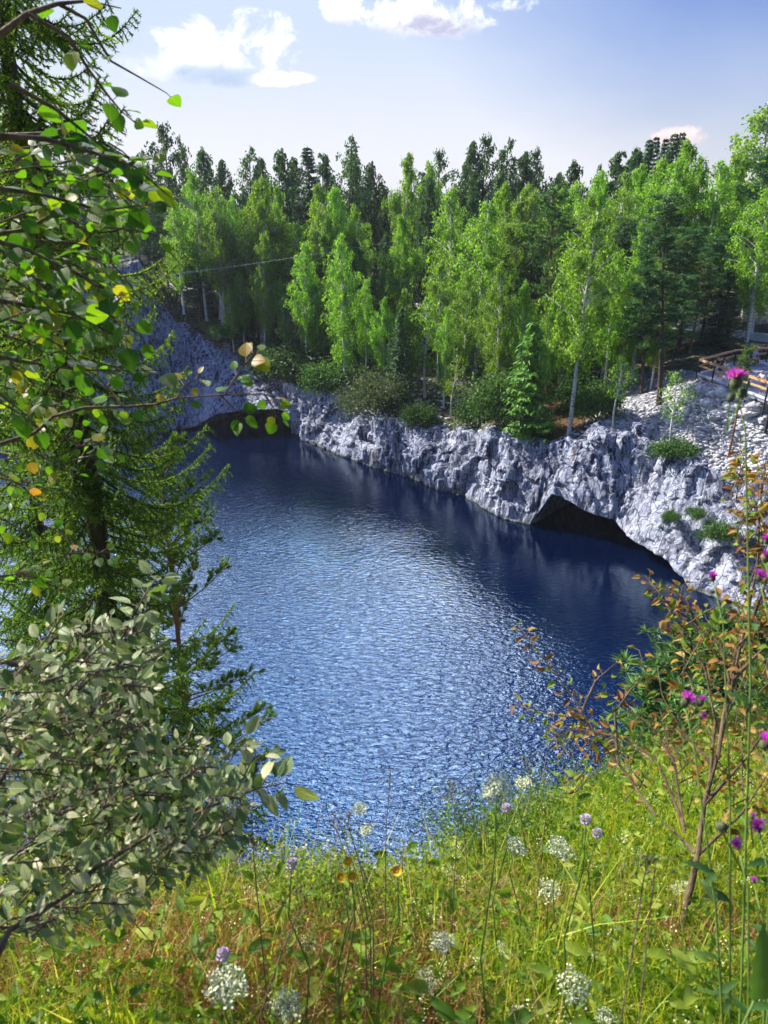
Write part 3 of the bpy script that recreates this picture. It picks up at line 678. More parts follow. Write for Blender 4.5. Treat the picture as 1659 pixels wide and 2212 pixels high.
# trees one can single out on the slope between cliff and track
tree_px('birch0', 748, 852, 738, 500, 'slim bright birch with long white trunk rising from the edge of the blue rock wall', wide=.88)
tree_px('weep0', 567, 745, 575, 378, 'broad double topped weeping birch on the slope above the left cave', wide=1.0)
tree_px('weep1', 612, 720, 606, 398, 'weeping birch whose crown touches the double topped one above the cave', wide=.8)
tree_px('birch1', 571, 790, 566, 500, 'narrow drooping birch standing in front of the broad weeping birch', wide=.7)
tree_px('birch1', 1022, 832, 1048, 430, 'tall bright birch with a pointed crown in the middle of the slope', wide=1.1)
tree_px('birch2', 1228, 942, 1285, 452, 'leaning birch with long white trunk where the scree begins', wide=1.0)
tree_px('young0', 918, 858, 910, 640, 'small lime green birch on bare grey gravel slope', wide=1.15)
tree_px('weep1', 873, 766, 876, 460, 'full mid green birch with dark shaded tree below it', wide=1.05)
tree_px('birch0', 975, 790, 978, 400, 'birch with long bare white lower trunk behind the pointed birch', wide=1.05)
tree_px('birch2', 1100, 770, 1120, 420, 'birch with two bare pale stems right of the pointed birch', wide=1.1)
tree_px('birch0', 1118, 770, 1160, 405, 'slender pale stemmed birch leaning beside the orange trunked pine', wide=1.0)
tree_px('pine0', 1180, 830, 1212, 410, 'pine with glowing orange trunk on the middle of the slope', wide=1.25)
tree_px('young1', 1323, 925, 1346, 768, 'lime green sapling with thin white stem on the pale scree', wide=1.2)
tree_px('young1', 1448, 985, 1462, 800, 'thin leafy sapling growing on the rocks above the right cave', wide=1.1)
K['barepine'] = make_pine(66, 10, 1.5, .58, nb=26, dead=4); HT['barepine'] = 10; CATN['barepine'] = ('pine_tree', 'pine')
tree_px('barepine', 1572, 992, 1612, 752, 'small pine with a bare reddish stem below the viewing platform', wide=.8)
tree_px('spruceg', 1142, 940, 1152, 690, 'bright green spruce leaning over the cliff edge', wide=1.1)
tree_px('spruce0', 800, 785, 803, 590, 'small dark spruce between the slim birch and the gravel slope', wide=1.0)
tree_px('spruce1', 858, 880, 868, 660, 'dark green spruce beside the round grey green bush', wide=.95)
tree_px('pined', 1423, 875, 1440, 430, 'dark trunked pine beside the left corner of the viewing platform', wide=1.2)
tree_px('birch1', 1608, 760, 1655, 400, 'tall birch with silvery trunk right behind the viewing platform', wide=1.25)
tree_px('birch2', 1640, 700, 1690, 330, 'pale stemmed birch at the right picture edge beyond the car park', wide=1.2)
tree_px('pined', 1385, 850, 1400, 500, 'slim dark pine left of the viewing platform corner', wide=1.1)
tree_px('pine1', 1180, 870, 1195, 560, 'shorter reddish pine growing just below the orange trunked pine', wide=.9)
tree_px('birch0', 1640, 560, 1668, 215, 'very tall birch at the right edge reaching highest against the sky', wide=1.6, y=84)
tree_px('bushp', 812, 905, 812, 790, 'round grey green bush hanging over the far rock wall', wide=.9)
tree_px('bush0', 905, 925, 905, 855, 'low green bush on the cliff edge below the small lime birch', wide=.8)
tree_px('bush1', 1090, 925, 1085, 800, 'big leafy bush on the cliff edge left of the bright spruce', wide=.9)
tree_px('bush0', 1030, 915, 1020, 840, 'dark bush at the foot of the pointed birch', wide=.9)
tree_px('bush1', 640, 830, 640, 740, 'dark bush above the blue rock right of the left cave', wide=1.5)
tree_px('bush0', 715, 845, 700, 760, 'bush tucked against the slim bright birch on the cliff top', wide=1.0)
tree_px('bush0', 1290, 905, 1290, 800, 'leafy bush right of the leaning white birch', wide=.7)
tree_px('bush1', 1250, 890, 1240, 790, 'bush behind the foot of the leaning white birch', wide=.7)
tree_px('bush0', 1455, 985, 1455, 935, 'low shrub round the stem of the sapling on the rocks', wide=1.5)
def bush_at(kind, U, V, y, h, label, wide=1.2):
    p = pt(U, V, y); return tree(kind, p, h, label, None, wide)
bush_at('bush1', 345, 985, 82, 2.6, 'dark bush at the waterline left of the left cave')
bush_at('bush0', 1545, 1165, 45.5, 1.6, 'small green bush clinging to the rock face under the platform')
bush_at('bush0', 1500, 1120, 47, 1.0, 'low green tuft left of the bush clinging to the rock face')
bush_at('bush0', 1448, 1125, 48.8, .9, 'tiny bush clinging to the rock above the right cave')
bush_at('bush0', 736, 986, 76.5, 1.0, 'tuft of green growth at the waterline by white boulders', 1.7)
tree_px('birch0', 1075, 880, 1085, 560, 'slim birch standing behind the bush left of the bright spruce', wide=.9)
tree_px('birch2', 945, 830, 950, 560, 'half grown birch behind the small lime birch', wide=.9)
tree_px('birch1', 660, 815, 655, 520, 'narrow bright birch left of the slim birch on the wall edge', wide=.85)
tree_px('birch1', 1300, 870, 1330, 540, 'half grown birch right of the leaning white birch', wide=1.0)
tree_px('weep1', 1365, 820, 1400, 470, 'full green birch right of the lime sapling', wide=1.0)
tree_px('pine1', 500, 700, 498, 500, 'dark pine on the slope above the blue rock at the left', wide=1.2)
tree_px('pined', 430, 690, 428, 490, 'shaded pine left of the broad weeping birch', wide=1.3)
tree_px('birch2', 475, 690, 470, 420, 'grey stemmed birch above the blue rock at the left', wide=1.0)
tree_px('pined', 380, 660, 378, 470, 'dark pine by the pale rock spur at the far left', wide=1.4)
ORD = ['first', 'second', 'third', 'fourth', 'fifth', 'sixth', 'seventh', 'eighth', 'ninth', 'tenth', 'eleventh', 'twelfth', 'thirteenth', 'fourteenth', 'fifteenth', 'sixteenth', 'seventeenth', 'eighteenth', 'nineteenth', 'twentieth',
       'twenty-first', 'twenty-second', 'twenty-third', 'twenty-fourth', 'twenty-fifth', 'twenty-sixth', 'twenty-seventh', 'twenty-eighth', 'twenty-ninth', 'thirtieth', 'thirty-first', 'thirty-second', 'thirty-third', 'thirty-fourth', 'thirty-fifth', 'thirty-sixth', 'thirty-seventh', 'thirty-eighth']
# skyline row: (U, V of the tip, kind, width, depth)
SKY = [(-250, 330, 'far0', 1.2, 118), (-120, 300, 'far1', 1.2, 114), (20, 330, 'far2', 1.1, 112), (120, 320, 'far0', 1.1, 116), (215, 290, 'lacy0', .9, 112), (262, 345, 'far1', .8, 108), (330, 320, 'lacy1', .8, 114), (398, 262, 'lacy0', .95, 106), (425, 290, 'lacy1', .6, 110), (468, 318, 'far2', .8, 112), (500, 345, 'far0', .8, 106), (540, 312, 'lacy1', .9, 110), (578, 338, 'far1', .8, 114),
       (620, 322, 'far2', .9, 108), (650, 340, 'far0', .8, 116), (680, 315, 'spruce0', 1.0, 106), (706, 330, 'far1', .8, 112), (744, 290, 'lacy1', .95, 106), (775, 325, 'lacy0', .7, 112), (800, 350, 'far2', .8, 108), (832, 400, 'far0', .8, 116),
       (872, 328, 'weep1', .75, 98), (905, 370, 'far1', .8, 112), (940, 320, 'lacy0', .85, 104), (925, 350, 'birch1', .8, 96), (1000, 305, 'far0', .8, 106), (1028, 288, 'lacy0', .9, 104), (1062, 292, 'lacy1', .9, 106), (1110, 326, 'far1', .8, 102), (1140, 318, 'lacy0', .9, 106), (1178, 372, 'far0', .8, 108), (1210, 345, 'far2', .85, 102), (1255, 352, 'lacy1', .7, 106), (1300, 325, 'far1', .9, 96), (1335, 318, 'far2', .9, 98)]
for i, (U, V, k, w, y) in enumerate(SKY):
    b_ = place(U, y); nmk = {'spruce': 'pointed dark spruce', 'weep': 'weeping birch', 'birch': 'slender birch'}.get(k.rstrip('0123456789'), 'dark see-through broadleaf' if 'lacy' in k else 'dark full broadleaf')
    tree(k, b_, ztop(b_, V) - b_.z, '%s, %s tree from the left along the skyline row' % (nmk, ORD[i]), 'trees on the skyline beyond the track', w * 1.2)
for i, (U, V, w) in enumerate([(1352, 298, .8), (1368, 292, .7), (1400, 285, .9), (1385, 296, .7), (1418, 282, .7)]):
    b_ = place(U, 100 + i); tree('spruce%d' % (i % 2), b_, ztop(b_, V) - b_.z, ['leftmost', 'second from left', 'second from right', 'middle', 'rightmost'][i] + ' of the five blue-black spruce tips on the right skyline', 'dark spruces on the right skyline', w)
MID = [(-60, 430, 'birch1', 1, 96), (70, 420, 'birch2', 1, 96), (170, 430, 'weep0', .9, 98), (255, 380, 'weep1', .9, 100), (300, 430, 'birch0', 1, 97), (345, 440, 'pined', 1.1, 96), (400, 425, 'birch0', .9, 92), (448, 368, 'birch2', .85, 95), (483, 400, 'multi0', .8, 92), (520, 425, 'birch1', .75, 94),
       (650, 480, 'birch1', .8, 92), (706, 395, 'weep1', .9, 92), (742, 402, 'weep0', .75, 90), (772, 442, 'birch2', .8, 91), (690, 440, 'multi0', .8, 89), (925, 380, 'far2', .8, 94), (1060, 372, 'far0', .8, 90), (1008, 400, 'far1', .8, 92), (1068, 392, 'weep1', .85, 86), (1130, 395, 'weep0', .8, 84), (1185, 400, 'weep1', .9, 85), (1225, 392, 'birch1', 1, 82), (1250, 420, 'birch2', .9, 78), (1275, 365, 'weep0', .9, 88),
       (1315, 372, 'birch0', 1, 80), (1338, 352, 'weep1', 1, 88), (1372, 340, 'weep0', .85, 84), (1405, 345, 'birch2', 1, 80), (1435, 300, 'weep1', 1.05, 88), (1468, 335, 'weep0', .9, 80), (1505, 345, 'birch0', 1.1, 78), (1545, 330, 'weep1', 1, 84), (1575, 345, 'pined', .9, 74), (1600, 300, 'weep0', .9, 86), (1625, 340, 'birch1', 1.2, 78), (1700, 320, 'weep0', 1, 80), (1780, 300, 'birch1', 1.2, 76)]
for i, (U, V, k, w, y) in enumerate(MID):
    b_ = place(U, y); kk = k.rstrip('0123456789'); nmk = {'weep': 'sunlit drooping birch', 'birch': 'sunlit upright birch', 'multi': 'many stemmed pale birch', 'far': 'dark rounded broadleaf', 'pined': 'thin dark pine'}[kk]
    tree(k, b_, ztop(b_, V) - b_.z, '%s, %s from the left in the sunlit row before the skyline' % (nmk, ORD[i]), 'sunlit trees in front of the skyline', w * 1.1)
# lower darker trees that close the forest below the bright crowns (U, V tip, kind, width, depth)
LOW = [(60, 560, 'pined', 1.2, 94), (150, 600, 'spruce1', 1, 94), (230, 520, 'pined', 1.2, 97), (320, 480, 'pined', 1.3, 99), (352, 520, 'spruce0', 1, 100), (372, 470, 'pined', 1.1, 101), (410, 540, 'pined', 1.2, 98), (440, 500, 'spruce1', 1, 97), (462, 560, 'pined', 1.2, 97), (490, 520, 'pined', 1.2, 96), (515, 560, 'pined', 1.1, 96), (640, 540, 'pined', 1.1, 92), (668, 570, 'pined', 1.1, 91), (535, 500, 'spruce0', 1, 95), (650, 500, 'far1', .8, 98),
       (700, 560, 'spruce1', .9, 88), (770, 520, 'far0', .7, 90), (835, 500, 'far2', .7, 92), (830, 560, 'pined', 1, 88), (925, 520, 'far0', .8, 88), (940, 570, 'spruce0', 1, 84), (1000, 600, 'spruce1', .9, 80), (1075, 560, 'pined', 1.1, 80), (1150, 540, 'far0', .7, 80), (1120, 600, 'spruce0', 1, 78), (1255, 560, 'pined', 1.1, 74),
       (1310, 520, 'pined', 1.2, 74), (1345, 480, 'pined', 1.2, 74), (1310, 640, 'birch1', 1.1, 66), (1370, 560, 'pined', 1.2, 70), (1440, 520, 'pine0', 1.2, 70), (1475, 500, 'pined', 1.3, 71), (1500, 560, 'pine1', 1.1, 68), (1520, 520, 'pined', 1.2, 72), (1560, 560, 'spruce1', 1.1, 70), (1355, 650, 'birch0', 1.1, 63), (1270, 660, 'spruce0', 1, 66), (1465, 600, 'pined', 1.2, 66)]
for i, (U, V, k, w, y) in enumerate(LOW):
    b_ = place(U, y); kk = k.rstrip('0123456789'); nmk = {'birch': 'low leafy birch', 'far': 'dark rounded broadleaf', 'pined': 'shaded dark pine', 'pine': 'shaded pine with red trunk', 'spruce': 'shaded pointed spruce'}[kk]
    tree(k, b_, ztop(b_, V) - b_.z, '%s, %s from the left of the shaded trees along the track' % (nmk, ORD[i]), 'shaded trees along the track', w * 1.25)
# undergrowth on the slope between track and cliff
rr = random.Random(5); UG = []
for i in range(34):
    U = 480 + i * 27 + rr.uniform(-9, 9); cl = float(np.interp(U, [480, 600, 760, 870, 1000, 1130, 1250, 1420], [740, 800, 845, 900, 925, 925, 880, 820])); V = rr.uniform(715, max(730, cl - 12))
    UG.append((U, V, rr.choice(['bush0', 'spruce0', 'young0', 'young1', 'pined', 'young0', 'spruce1', 'birch1']), rr.uniform(1.0, 1.5)))
for i, (U, V, k, w) in enumerate(UG):
    b_ = pick(U, V)
    if 820 < U < 1010 and V > 790 and i % 2: continue
    kk = k.rstrip('0123456789'); h = {'bush': rr.uniform(1.8, 3.0), 'spruce': rr.uniform(3, 6.5), 'young': rr.uniform(3.5, 7), 'pined': rr.uniform(4, 8), 'birch': rr.uniform(7, 10)}[kk]
    if U > 1330: h = min(h, 3)
    nmk = {'bush': 'shady bush', 'spruce': 'young spruce', 'young': 'young birch', 'pined': 'small dark pine', 'birch': 'half grown birch'}[kk]
    tree(k, b_ - Vector((0, 0, .1)), h, '%s in the undergrowth above the cliff, %s plant from the left' % (nmk, ORD[i]), 'undergrowth on the slope', w * (1.3 if kk == 'bush' else 1))
LB = [(505, 760, 610), (528, 750, 585), (618, 790, 600), (688, 800, 610), (720, 790, 570), (790, 830, 600), (828, 860, 640), (880, 850, 620), (958, 880, 660), (1000, 850, 580), (1052, 870, 620), (1115, 880, 600), (1172, 880, 640), (1205, 860, 560), (1262, 850, 590), (1335, 850, 600), (1405, 840, 620)]
for i, (U, V, Vt) in enumerate(LB):
    k = ['birch0', 'birch1', 'birch2', 'weep1'][i % 4]; b_ = pick(U, V)
    tree(k, b_ - Vector((0, 0, .1)), ztop(b_, Vt) - b_.z, 'half grown birch stepping down to the cliff, %s of them from the left' % ORD[i], 'half grown birches on the slope', .95 + .12 * math.sin(i * 2.1))
# far woods closing the gaps behind the skyline row
FW = []; r2 = np.random.default_rng(3)
Pf = []; 
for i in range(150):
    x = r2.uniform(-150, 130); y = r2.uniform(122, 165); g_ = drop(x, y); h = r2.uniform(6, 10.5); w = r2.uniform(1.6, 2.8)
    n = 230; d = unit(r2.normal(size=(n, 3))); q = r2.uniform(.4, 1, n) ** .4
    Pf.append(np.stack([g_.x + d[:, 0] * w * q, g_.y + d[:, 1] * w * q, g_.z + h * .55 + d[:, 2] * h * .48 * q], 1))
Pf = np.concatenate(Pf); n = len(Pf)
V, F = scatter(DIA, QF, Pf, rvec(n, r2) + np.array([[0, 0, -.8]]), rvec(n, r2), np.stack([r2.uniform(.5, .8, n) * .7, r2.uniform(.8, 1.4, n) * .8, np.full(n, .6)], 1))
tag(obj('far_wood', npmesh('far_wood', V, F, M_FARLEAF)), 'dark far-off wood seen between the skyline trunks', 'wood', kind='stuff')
# ------------------------------------------------------------ loose stones, boulders
def rock_mesh(name, seed, sub=3, mat=None, flat=.6):
    import bmesh
    bm = bmesh.new(); bmesh.ops.create_icosphere(bm, subdivisions=sub, radius=.5)
    for v in bm.verts:
        d, p = mn.voronoi(v.co * 1.9 + Vector((seed * 3.1, 0, 0))); k = 1 + .42 * mn.noise(p[0] * 5.7) + .12 * mn.noise(v.co * 3 + Vector((seed, 0, 0)))
        v.co *= k + .10 * mn.fractal(v.co * 6, 1, 2, 3); v.co.z *= flat
    me = bpy.data.meshes.new(name); bm.to_mesh(me); bm.free(); me.materials.append(mat or M_STONE); return me
ROCKS = [rock_mesh('boulder', i, 4) for i in range(5)]
def boulder(p, s, label, group=None, k=None):
    o_ = obj('boulder', ROCKS[random.randrange(5) if k is None else k], None, p, (random.uniform(-.3, .3), random.uniform(-.3, .3), random.uniform(0, 6)), (s * random.uniform(.8, 1.3), s * random.uniform(.7, 1.1), s * random.uniform(.8, 1.1)))
    return tag(o_, label, 'boulder', group)
lip = [boulder(pick(1300, 935) + Vector((0, -.6, -.2)), 3.2, 'largest cracked grey boulder sitting on the lip of the right cliff', None, 0)]
lip.append(boulder(pick(1392, 925) + Vector((0, -.3, -.1)), 2.2, 'long slab beside the largest boulder on the cliff lip', None, 1))
for o_ in lip: o_.data = o_.data.copy(); o_.data.materials[0] = M_ROCK
boulder(pt(712, 966, 79.2), 1.5, 'white rounded boulder at the waterline of the far wall', None, 2)
boulder(pt(735, 978, 78), 1.3, 'second white boulder at the waterline beside the green tuft', None, 3)
BO = sorted([(1440, 862), (1470, 850), (1490, 838), (1505, 832), (1520, 842), (1540, 852), (1562, 848), (1590, 862), (1610, 858), (1638, 876), (1655, 866), (1530, 870), (1575, 878), (1480, 870), (1455, 880), (1620, 890), (1550, 895), (1650, 905)])
ORD18 = ['leftmost'] + ORD[1:17] + ['rightmost']
for i, (U, V) in enumerate(BO):
    where = ['at the railing foot', 'near the railing', 'down the rubble'][0 if V < 855 else 1 if V < 872 else 2]
    boulder(pick(U, V), random.uniform(.7, 1.5), 'pale boulder %s, %s below the platform' % (where, ORD18[i] + ('' if i in (0, 17) else ' from the left')), 'boulders below the viewing platform')
st = [rock_mesh('stone', 20 + i, 1) for i in range(4)]; SV = []; SF = []; off = 0; r3 = np.random.default_rng(9)
tm = []
for me in st:
    co = np.empty(len(me.vertices) * 3, np.float32); me.vertices.foreach_get('co', co); tm.append((co.reshape(-1, 3), np.array([p.vertices[:] for p in me.polygons])))
def stones(name, n, reg, smin, smax, label):
    SV = []; SF = []; off = 0
    for i in range(n):
        U, V = reg(); h = pick(U, V)
        if h is None: continue
        V0, F0 = tm[i % 4]; a = r3.uniform(0, 6.28); c, s_ = math.cos(a), math.sin(a); sz = smin + (smax - smin) * r3.uniform() ** 3
        Rm = np.array([[c, -s_, 0], [s_, c, 0], [0, 0, 1]]); SV.append((V0 * [sz * r3.uniform(.8, 1.7), sz, sz * r3.uniform(.5, 1)]) @ Rm.T + np.array(h)); SF.append(F0 + off); off += len(V0)
    return tag(obj(name, npmesh(name, np.concatenate(SV), np.concatenate(SF), M_STONE)), label, 'stones', kind='stuff')
def reg_scree():
    while True:
        U = r3.uniform(1215, 1680); V = r3.uniform(825, 1045)
        lo = np.interp(U, [1215, 1300, 1400, 1480, 1659], [945, 890, 850, 825, 850]); hi = np.interp(U, [1215, 1300, 1400, 1500, 1600, 1680], [958, 940, 960, 1000, 1035, 1045])
        if lo < V < hi: return U, V
stones('scree_stones', 4200, reg_scree, .10, .55, 'loose pale marble rubble covering the scree slope')
def reg_slope():
    while True:
        U = r3.uniform(820, 1180); V = r3.uniform(730, 935)
        if V < np.interp(U, [820, 870, 1030, 1180], [895, 915, 935, 950]): return U, V
stones('slope_stones', 1300, reg_slope, .10, .6, 'grey stones scattered on the gravelly slope among the trees')
# ------------------------------------------------------------ viewing platform
PZ = 12.25
A = onz(1507, 809, PZ); Bq = onz(1553, 829, PZ); Cq = onz(1700, 880, PZ); Dq = onz(1583, 787, PZ); Eq = onz(1720, 775, PZ)
for v in (A, Bq, Cq, Dq, Eq): v.z = 0
pf = empty('viewing_platform', (A.x, A.y, PZ)); tag(pf, 'wooden viewing platform with railings above the pale scree', 'viewing platform')
inv = Vector((-A.x, -A.y, -PZ))
def L(v, z=0): return Vector((v.x - A.x, v.y - A.y, z))
far_c = Vector((Eq.x + 2, Eq.y, 0))
mb = MB(); poly = [A, Cq + (Cq - A) * .3, far_c, Eq, Dq]
top = [tuple(L(p, 0)) for p in poly]; bot = [tuple(L(p, -.25)) for p in poly]; n = len(poly)
mb.add(np.array(top + bot), [tuple(range(n))[::-1], tuple(range(n, 2 * n))] + [(i, (i + 1) % n, n + (i + 1) % n, n + i) for i in range(n)])
mb.build('deck', M_DECK, pf)
mb = MB(); 
for a, b_ in ((A, Cq), (A, Dq), (Dq, Eq)): mb.beam(L(a, .06), L(b_, .06), .18, .14)
mb.build('edge_beam', M_EDGE, pf)
def railing(a, b_, n_, lean=.12):
    d = (b_ - a); nrm_ = Vector((d.y, -d.x, 0)).normalized()
    if nrm_.dot(Vector((-1, -1, 0))) < 0: nrm_ = -nrm_
    for zz, w in ((1.15, .24), (.70, .20)):
        m_ = MB(); m_.beam(L(a, zz), L(b_, zz), .05 if zz < 1 else .14, .15); m_.build('rail', M_WOOD, pf)
    for i in range(n_ + 1):
        p = a.lerp(b_, i / n_); m_ = MB(); o_ = nrm_ * .10
        m_.beam(L(p + o_, -1.2), L(p + o_, .85), .09, .09); m_.beam(L(p + o_, .82), L(p, 1.12), .08, .08); m_.build('post', M_POST, pf)
railing(A, Cq, 5); railing(A, Dq, 3); railing(Dq, Eq, 4)
mb = MB(); q = A.lerp(Cq, .5)
for k in range(7):
    p = A.lerp(Cq, .1 + k * .15) ; mb.beam(L(p, -.15), L(p, -2.2), .16, .16)
mb.build('support_leg', M_POST, pf)
# terrace filling under the deck
tV = [tuple(Vector((p.x, p.y, PZ - .26))) for p in poly]; tb = [(p[0], p[1], 7) for p in tV]
# bench and fence by the track
def bench(c, d, label):
    e = empty('bench', (c.x, c.y, PZ + .01), math.atan2(d.y, d.x)); tag(e, label, 'bench')
    m_ = MB(); m_.beam((-.95, 0, .44), (.95, 0, .44), .40, .06); m_.build('seat', M_WOODG, e)
    for x in (-.75, .75): m_ = MB(); m_.beam((x, 0, 0), (x, 0, .41), .10, .32); m_.build('leg', M_POST, e)
bc = onz(1617, 788, PZ); bench(bc, Eq - Dq, 'grey backless bench on the platform with seated visitors')
def roadpt(U, dy=0):
    q = onz(U, roadV(U) , 13.0); q = drop(q.x, q.y + dy); return q
fence_e = empty('rail_fence', tuple(roadpt(700))); tag(fence_e, 'low post and rail fence along the near side of the forest track', 'fence')
f0 = Vector(fence_e.location); prev = None
Us = [360 + 46 * k for k in range(29)]
for U in Us:
    p = roadpt(U, -.6) - f0; m_ = MB(); m_.beam(p, p + Vector((0, 0, 1.0)), .14, .14); m_.build('post', M_POST, fence_e)
    if prev is not None:
        for z in (.9, .5): m_ = MB(); m_.beam(prev + Vector((0, 0, z)), p + Vector((0, 0, z)), .05, .12); m_.build('rail', M_WOODG, fence_e)
    prev = p
# cables over the quarry
def sag(a, b_, s, n_=24): return [a.lerp(b_, i / n_) - Vector((0, 0, 4 * s * (i / n_) * (1 - i / n_))) for i in range(n_ + 1)]
for (u0, v0, u1, v1, lb_) in ((250, 601, 700, 545, 'upper of the two thin cables strung over the left forest edge'), (250, 612, 900, 512, 'lower of the two thin cables strung over the left forest edge')):
    a = pt(u0 - 150, v0 + 14, 70); b_ = pt(u1, v1, 84); m_ = MB(); m_.tube(sag(a, b_, .35), .014, 5); o_ = m_.build('cable', M_CABLE); tag(o_, lb_, 'cable')
# ------------------------------------------------------------ people
SKIN = plain('skin', (.62, .36, .25), .55, .08, 10)
def cloth(name, c): return plain(name, c, .8, .15, 12)
CL = dict(black=cloth('black_cloth', (.02, .02, .025)), white=cloth('white_cloth', (.72, .74, .78)), navy=cloth('navy_cloth', (.03, .05, .12)), pale=cloth('pale_blue_cloth', (.38, .50, .78)), blue=cloth('blue_denim', (.08, .14, .34)),
          red=cloth('red_cloth', (.42, .09, .07)), grey=cloth('grey_cloth', (.22, .24, .28)), hair=cloth('dark_hair', (.03, .02, .015)), brown=cloth('brown_hair', (.16, .08, .04)), greyh=cloth('grey_hair', (.42, .40, .38)), fair=cloth('fair_hair', (.45, .24, .12)))
def skin_obj(name, chains, mat, parent, sub=2):
    """chains: list of lists of (point, radius); the first point of later chains joins the nearest earlier vertex"""
    V = []; E = []; Rr = []
    for ch in chains:
        prev = None
        for i, (p, r_) in enumerate(ch):
            p = Vector(p)
            idx = next((k for k, v in enumerate(V) if (v - p).length < 1e-4), None)
            if idx is None: idx = len(V); V.append(p); Rr.append(r_)
            if prev is not None and prev != idx: E.append((prev, idx))
            prev = idx
    me = bpy.data.meshes.new(name); me.from_pydata(V, E, []); me.update(); o_ = obj(name, me, parent)
    md = o_.modifiers.new('s', 'SKIN'); md.use_smooth_shade = True
    for i, sv_ in enumerate(me.skin_vertices[0].data):
        r_ = Rr[i]; sv_.radius = r_ if isinstance(r_, tuple) else (r_, r_); sv_.use_root = (i == 0)
    s2 = o_.modifiers.new('u', 'SUBSURF'); s2.levels = sub; s2.render_levels = sub
    dg = bpy.context.evaluated_depsgraph_get(); m2 = bpy.data.meshes.new_from_object(o_.evaluated_get(dg)); o_.modifiers.clear(); o_.data = m2
    m2.materials.clear(); m2.materials.append(mat); m2.polygons.foreach_set('use_smooth', [True] * len(m2.polygons)); m2.name = name; return o_
def head_part(parent, c, hair, hat=None, look=(0, 1, 0), long=False):
    pass
def person(loc, yaw, label, top, bottom, hair, pose='lean', group='visitors on the viewing platform', hat=None, shorts=True, h=1.74, longhair=False, bag=None, shoes='white'):
    """faces local -Y"""
    e = empty('person', loc, yaw); tag(e, label, 'person', group); e.scale = (h / 1.74,) * 3
    if pose in ('lean', 'stand'):
        ln = .16 if pose == 'lean' else 0
        hip = Vector((0, .02, .92)); ch = Vector((0, -.02 - ln, 1.28)); nk = Vector((0, -.03 - ln * 1.4, 1.48)); hd = Vector((0, -.06 - ln * 1.7, 1.60))
        knees = [Vector((s * .11, -.02, .50)) for s in (-1, 1)]; ank = [Vector((s * (.12 + .02 * s), .04, .09)) for s in (-1, 1)]; hips = [Vector((s * .10, .02, .88)) for s in (-1, 1)]
        sh = [Vector((s * .19, -.03 - ln * 1.2, 1.42)) for s in (-1, 1)]
        if pose == 'lean': el = [Vector((s * .26, -.20 - ln, 1.20)) for s in (-1, 1)]; wr = [Vector((s * .10, -.40 - ln, 1.21)) for s in (-1, 1)]
        else: el = [Vector((s * .25, .02, 1.16)) for s in (-1, 1)]; wr = [Vector((s * .24, -.08, .92)) for s in (-1, 1)]
        toe = [a + Vector((0, -.15, -.05)) for a in ank]
    else:
        hip = Vector((0, .05, .55)); ch = Vector((0, -.03, .90)); nk = Vector((0, -.10, 1.10)); hd = Vector((0, -.16, 1.22))
        hips = [Vector((s * .10, .02, .53)) for s in (-1, 1)]; knees = [Vector((s * .15, -.42, .52)) for s in (-1, 1)]; ank = [Vector((s * .13, -.42, .09)) for s in (-1, 1)]
        sh = [Vector((s * .19, -.07, 1.04)) for s in (-1, 1)]; el = [Vector((s * .24, -.16, .78)) for s in (-1, 1)]; wr = [Vector((s * .09, -.38, .64)) for s in (-1, 1)]; toe = [a + Vector((0, -.15, -.05)) for a in ank]
    b = [[(hip, (.13, .10)), (hip.lerp(ch, .5), (.125, .09)), (ch, (.15, .10)), (nk, .052), (nk.lerp(hd, .5), .055), (hd, (.078, .09)), (hd + Vector((0, .01, .10)), (.068, .08))]]
    for s in (0, 1):
        sg = -1 if s == 0 else 1
        b.append([(hip, (.13, .10)), (hips[s], .095), (hips[s].lerp(knees[s], .5), .08), (knees[s], .056), (knees[s].lerp(ank[s], .4), .055), (ank[s], .036), (toe[s], .03)])
        b.append([(ch, (.15, .10)), (sh[s], .055), (sh[s].lerp(el[s], .5), .044), (el[s], .037), (wr[s], .026), (wr[s] + (wr[s] - el[s]).normalized() * .08, (.035, .018))])
        pal = wr[s] + (wr[s] - el[s]).normalized() * .08; fd = (wr[s] - el[s]).normalized(); sd_ = fd.cross(Vector((0, 0, 1))).normalized()
        for k in range(4): b.append([(pal, (.035, .018)), (pal + fd * .035 + sd_ * (k - 1.5) * .018, .009), (pal + fd * (.075 - .008 * abs(k - 1.2)) + sd_ * (k - 1.5) * .020 - Vector((0, 0, .02)), .007)])
        b.append([(pal, (.035, .018)), (pal + fd * .01 - sd_ * sg * .045, .010), (pal + fd * .035 - sd_ * sg * .055, .008)])
    # face: nose, ears grown from the head
    b.append([(hd, (.078, .09)), (hd + Vector((0, -.095, -.01)), .014)])
    for sg in (-1, 1): b.append([(hd, (.078, .09)), (hd + Vector((sg * .085, .01, .0)), .016)])
    skin_obj('body', b, SKIN, e, 1)
    # shirt
    g = 1.18
    c = [[(hip + Vector((0, 0, .02)), (.15, .12)), (hip.lerp(ch, .5), (.15, .115)), (ch, (.175, .125)), (nk - Vector((0, 0, .07)), (.10, .08))]]
    for s in (0, 1): c.append([(ch, (.175, .125)), (sh[s], .072), (sh[s].lerp(el[s], .55), .060)])
    skin_obj('shirt', c, CL[top], e, 1)
    kk = .75 if shorts else 1.0
    c = [[(hip + Vector((0, 0, .05)), (.145, .118)), (hip - Vector((0, 0, .02)) if pose != 'sit' else hip + Vector((0, -.03, 0)), (.15, .12))]]
    for s in (0, 1):
        ch_ = [(c[0][1][0], (.15, .12)), (hips[s], .108), (hips[s].lerp(knees[s], kk), .085 if shorts else .074)]
        if not shorts: ch_ += [(knees[s].lerp(ank[s], .5), .066), (ank[s], .052)]
        c.append(ch_)
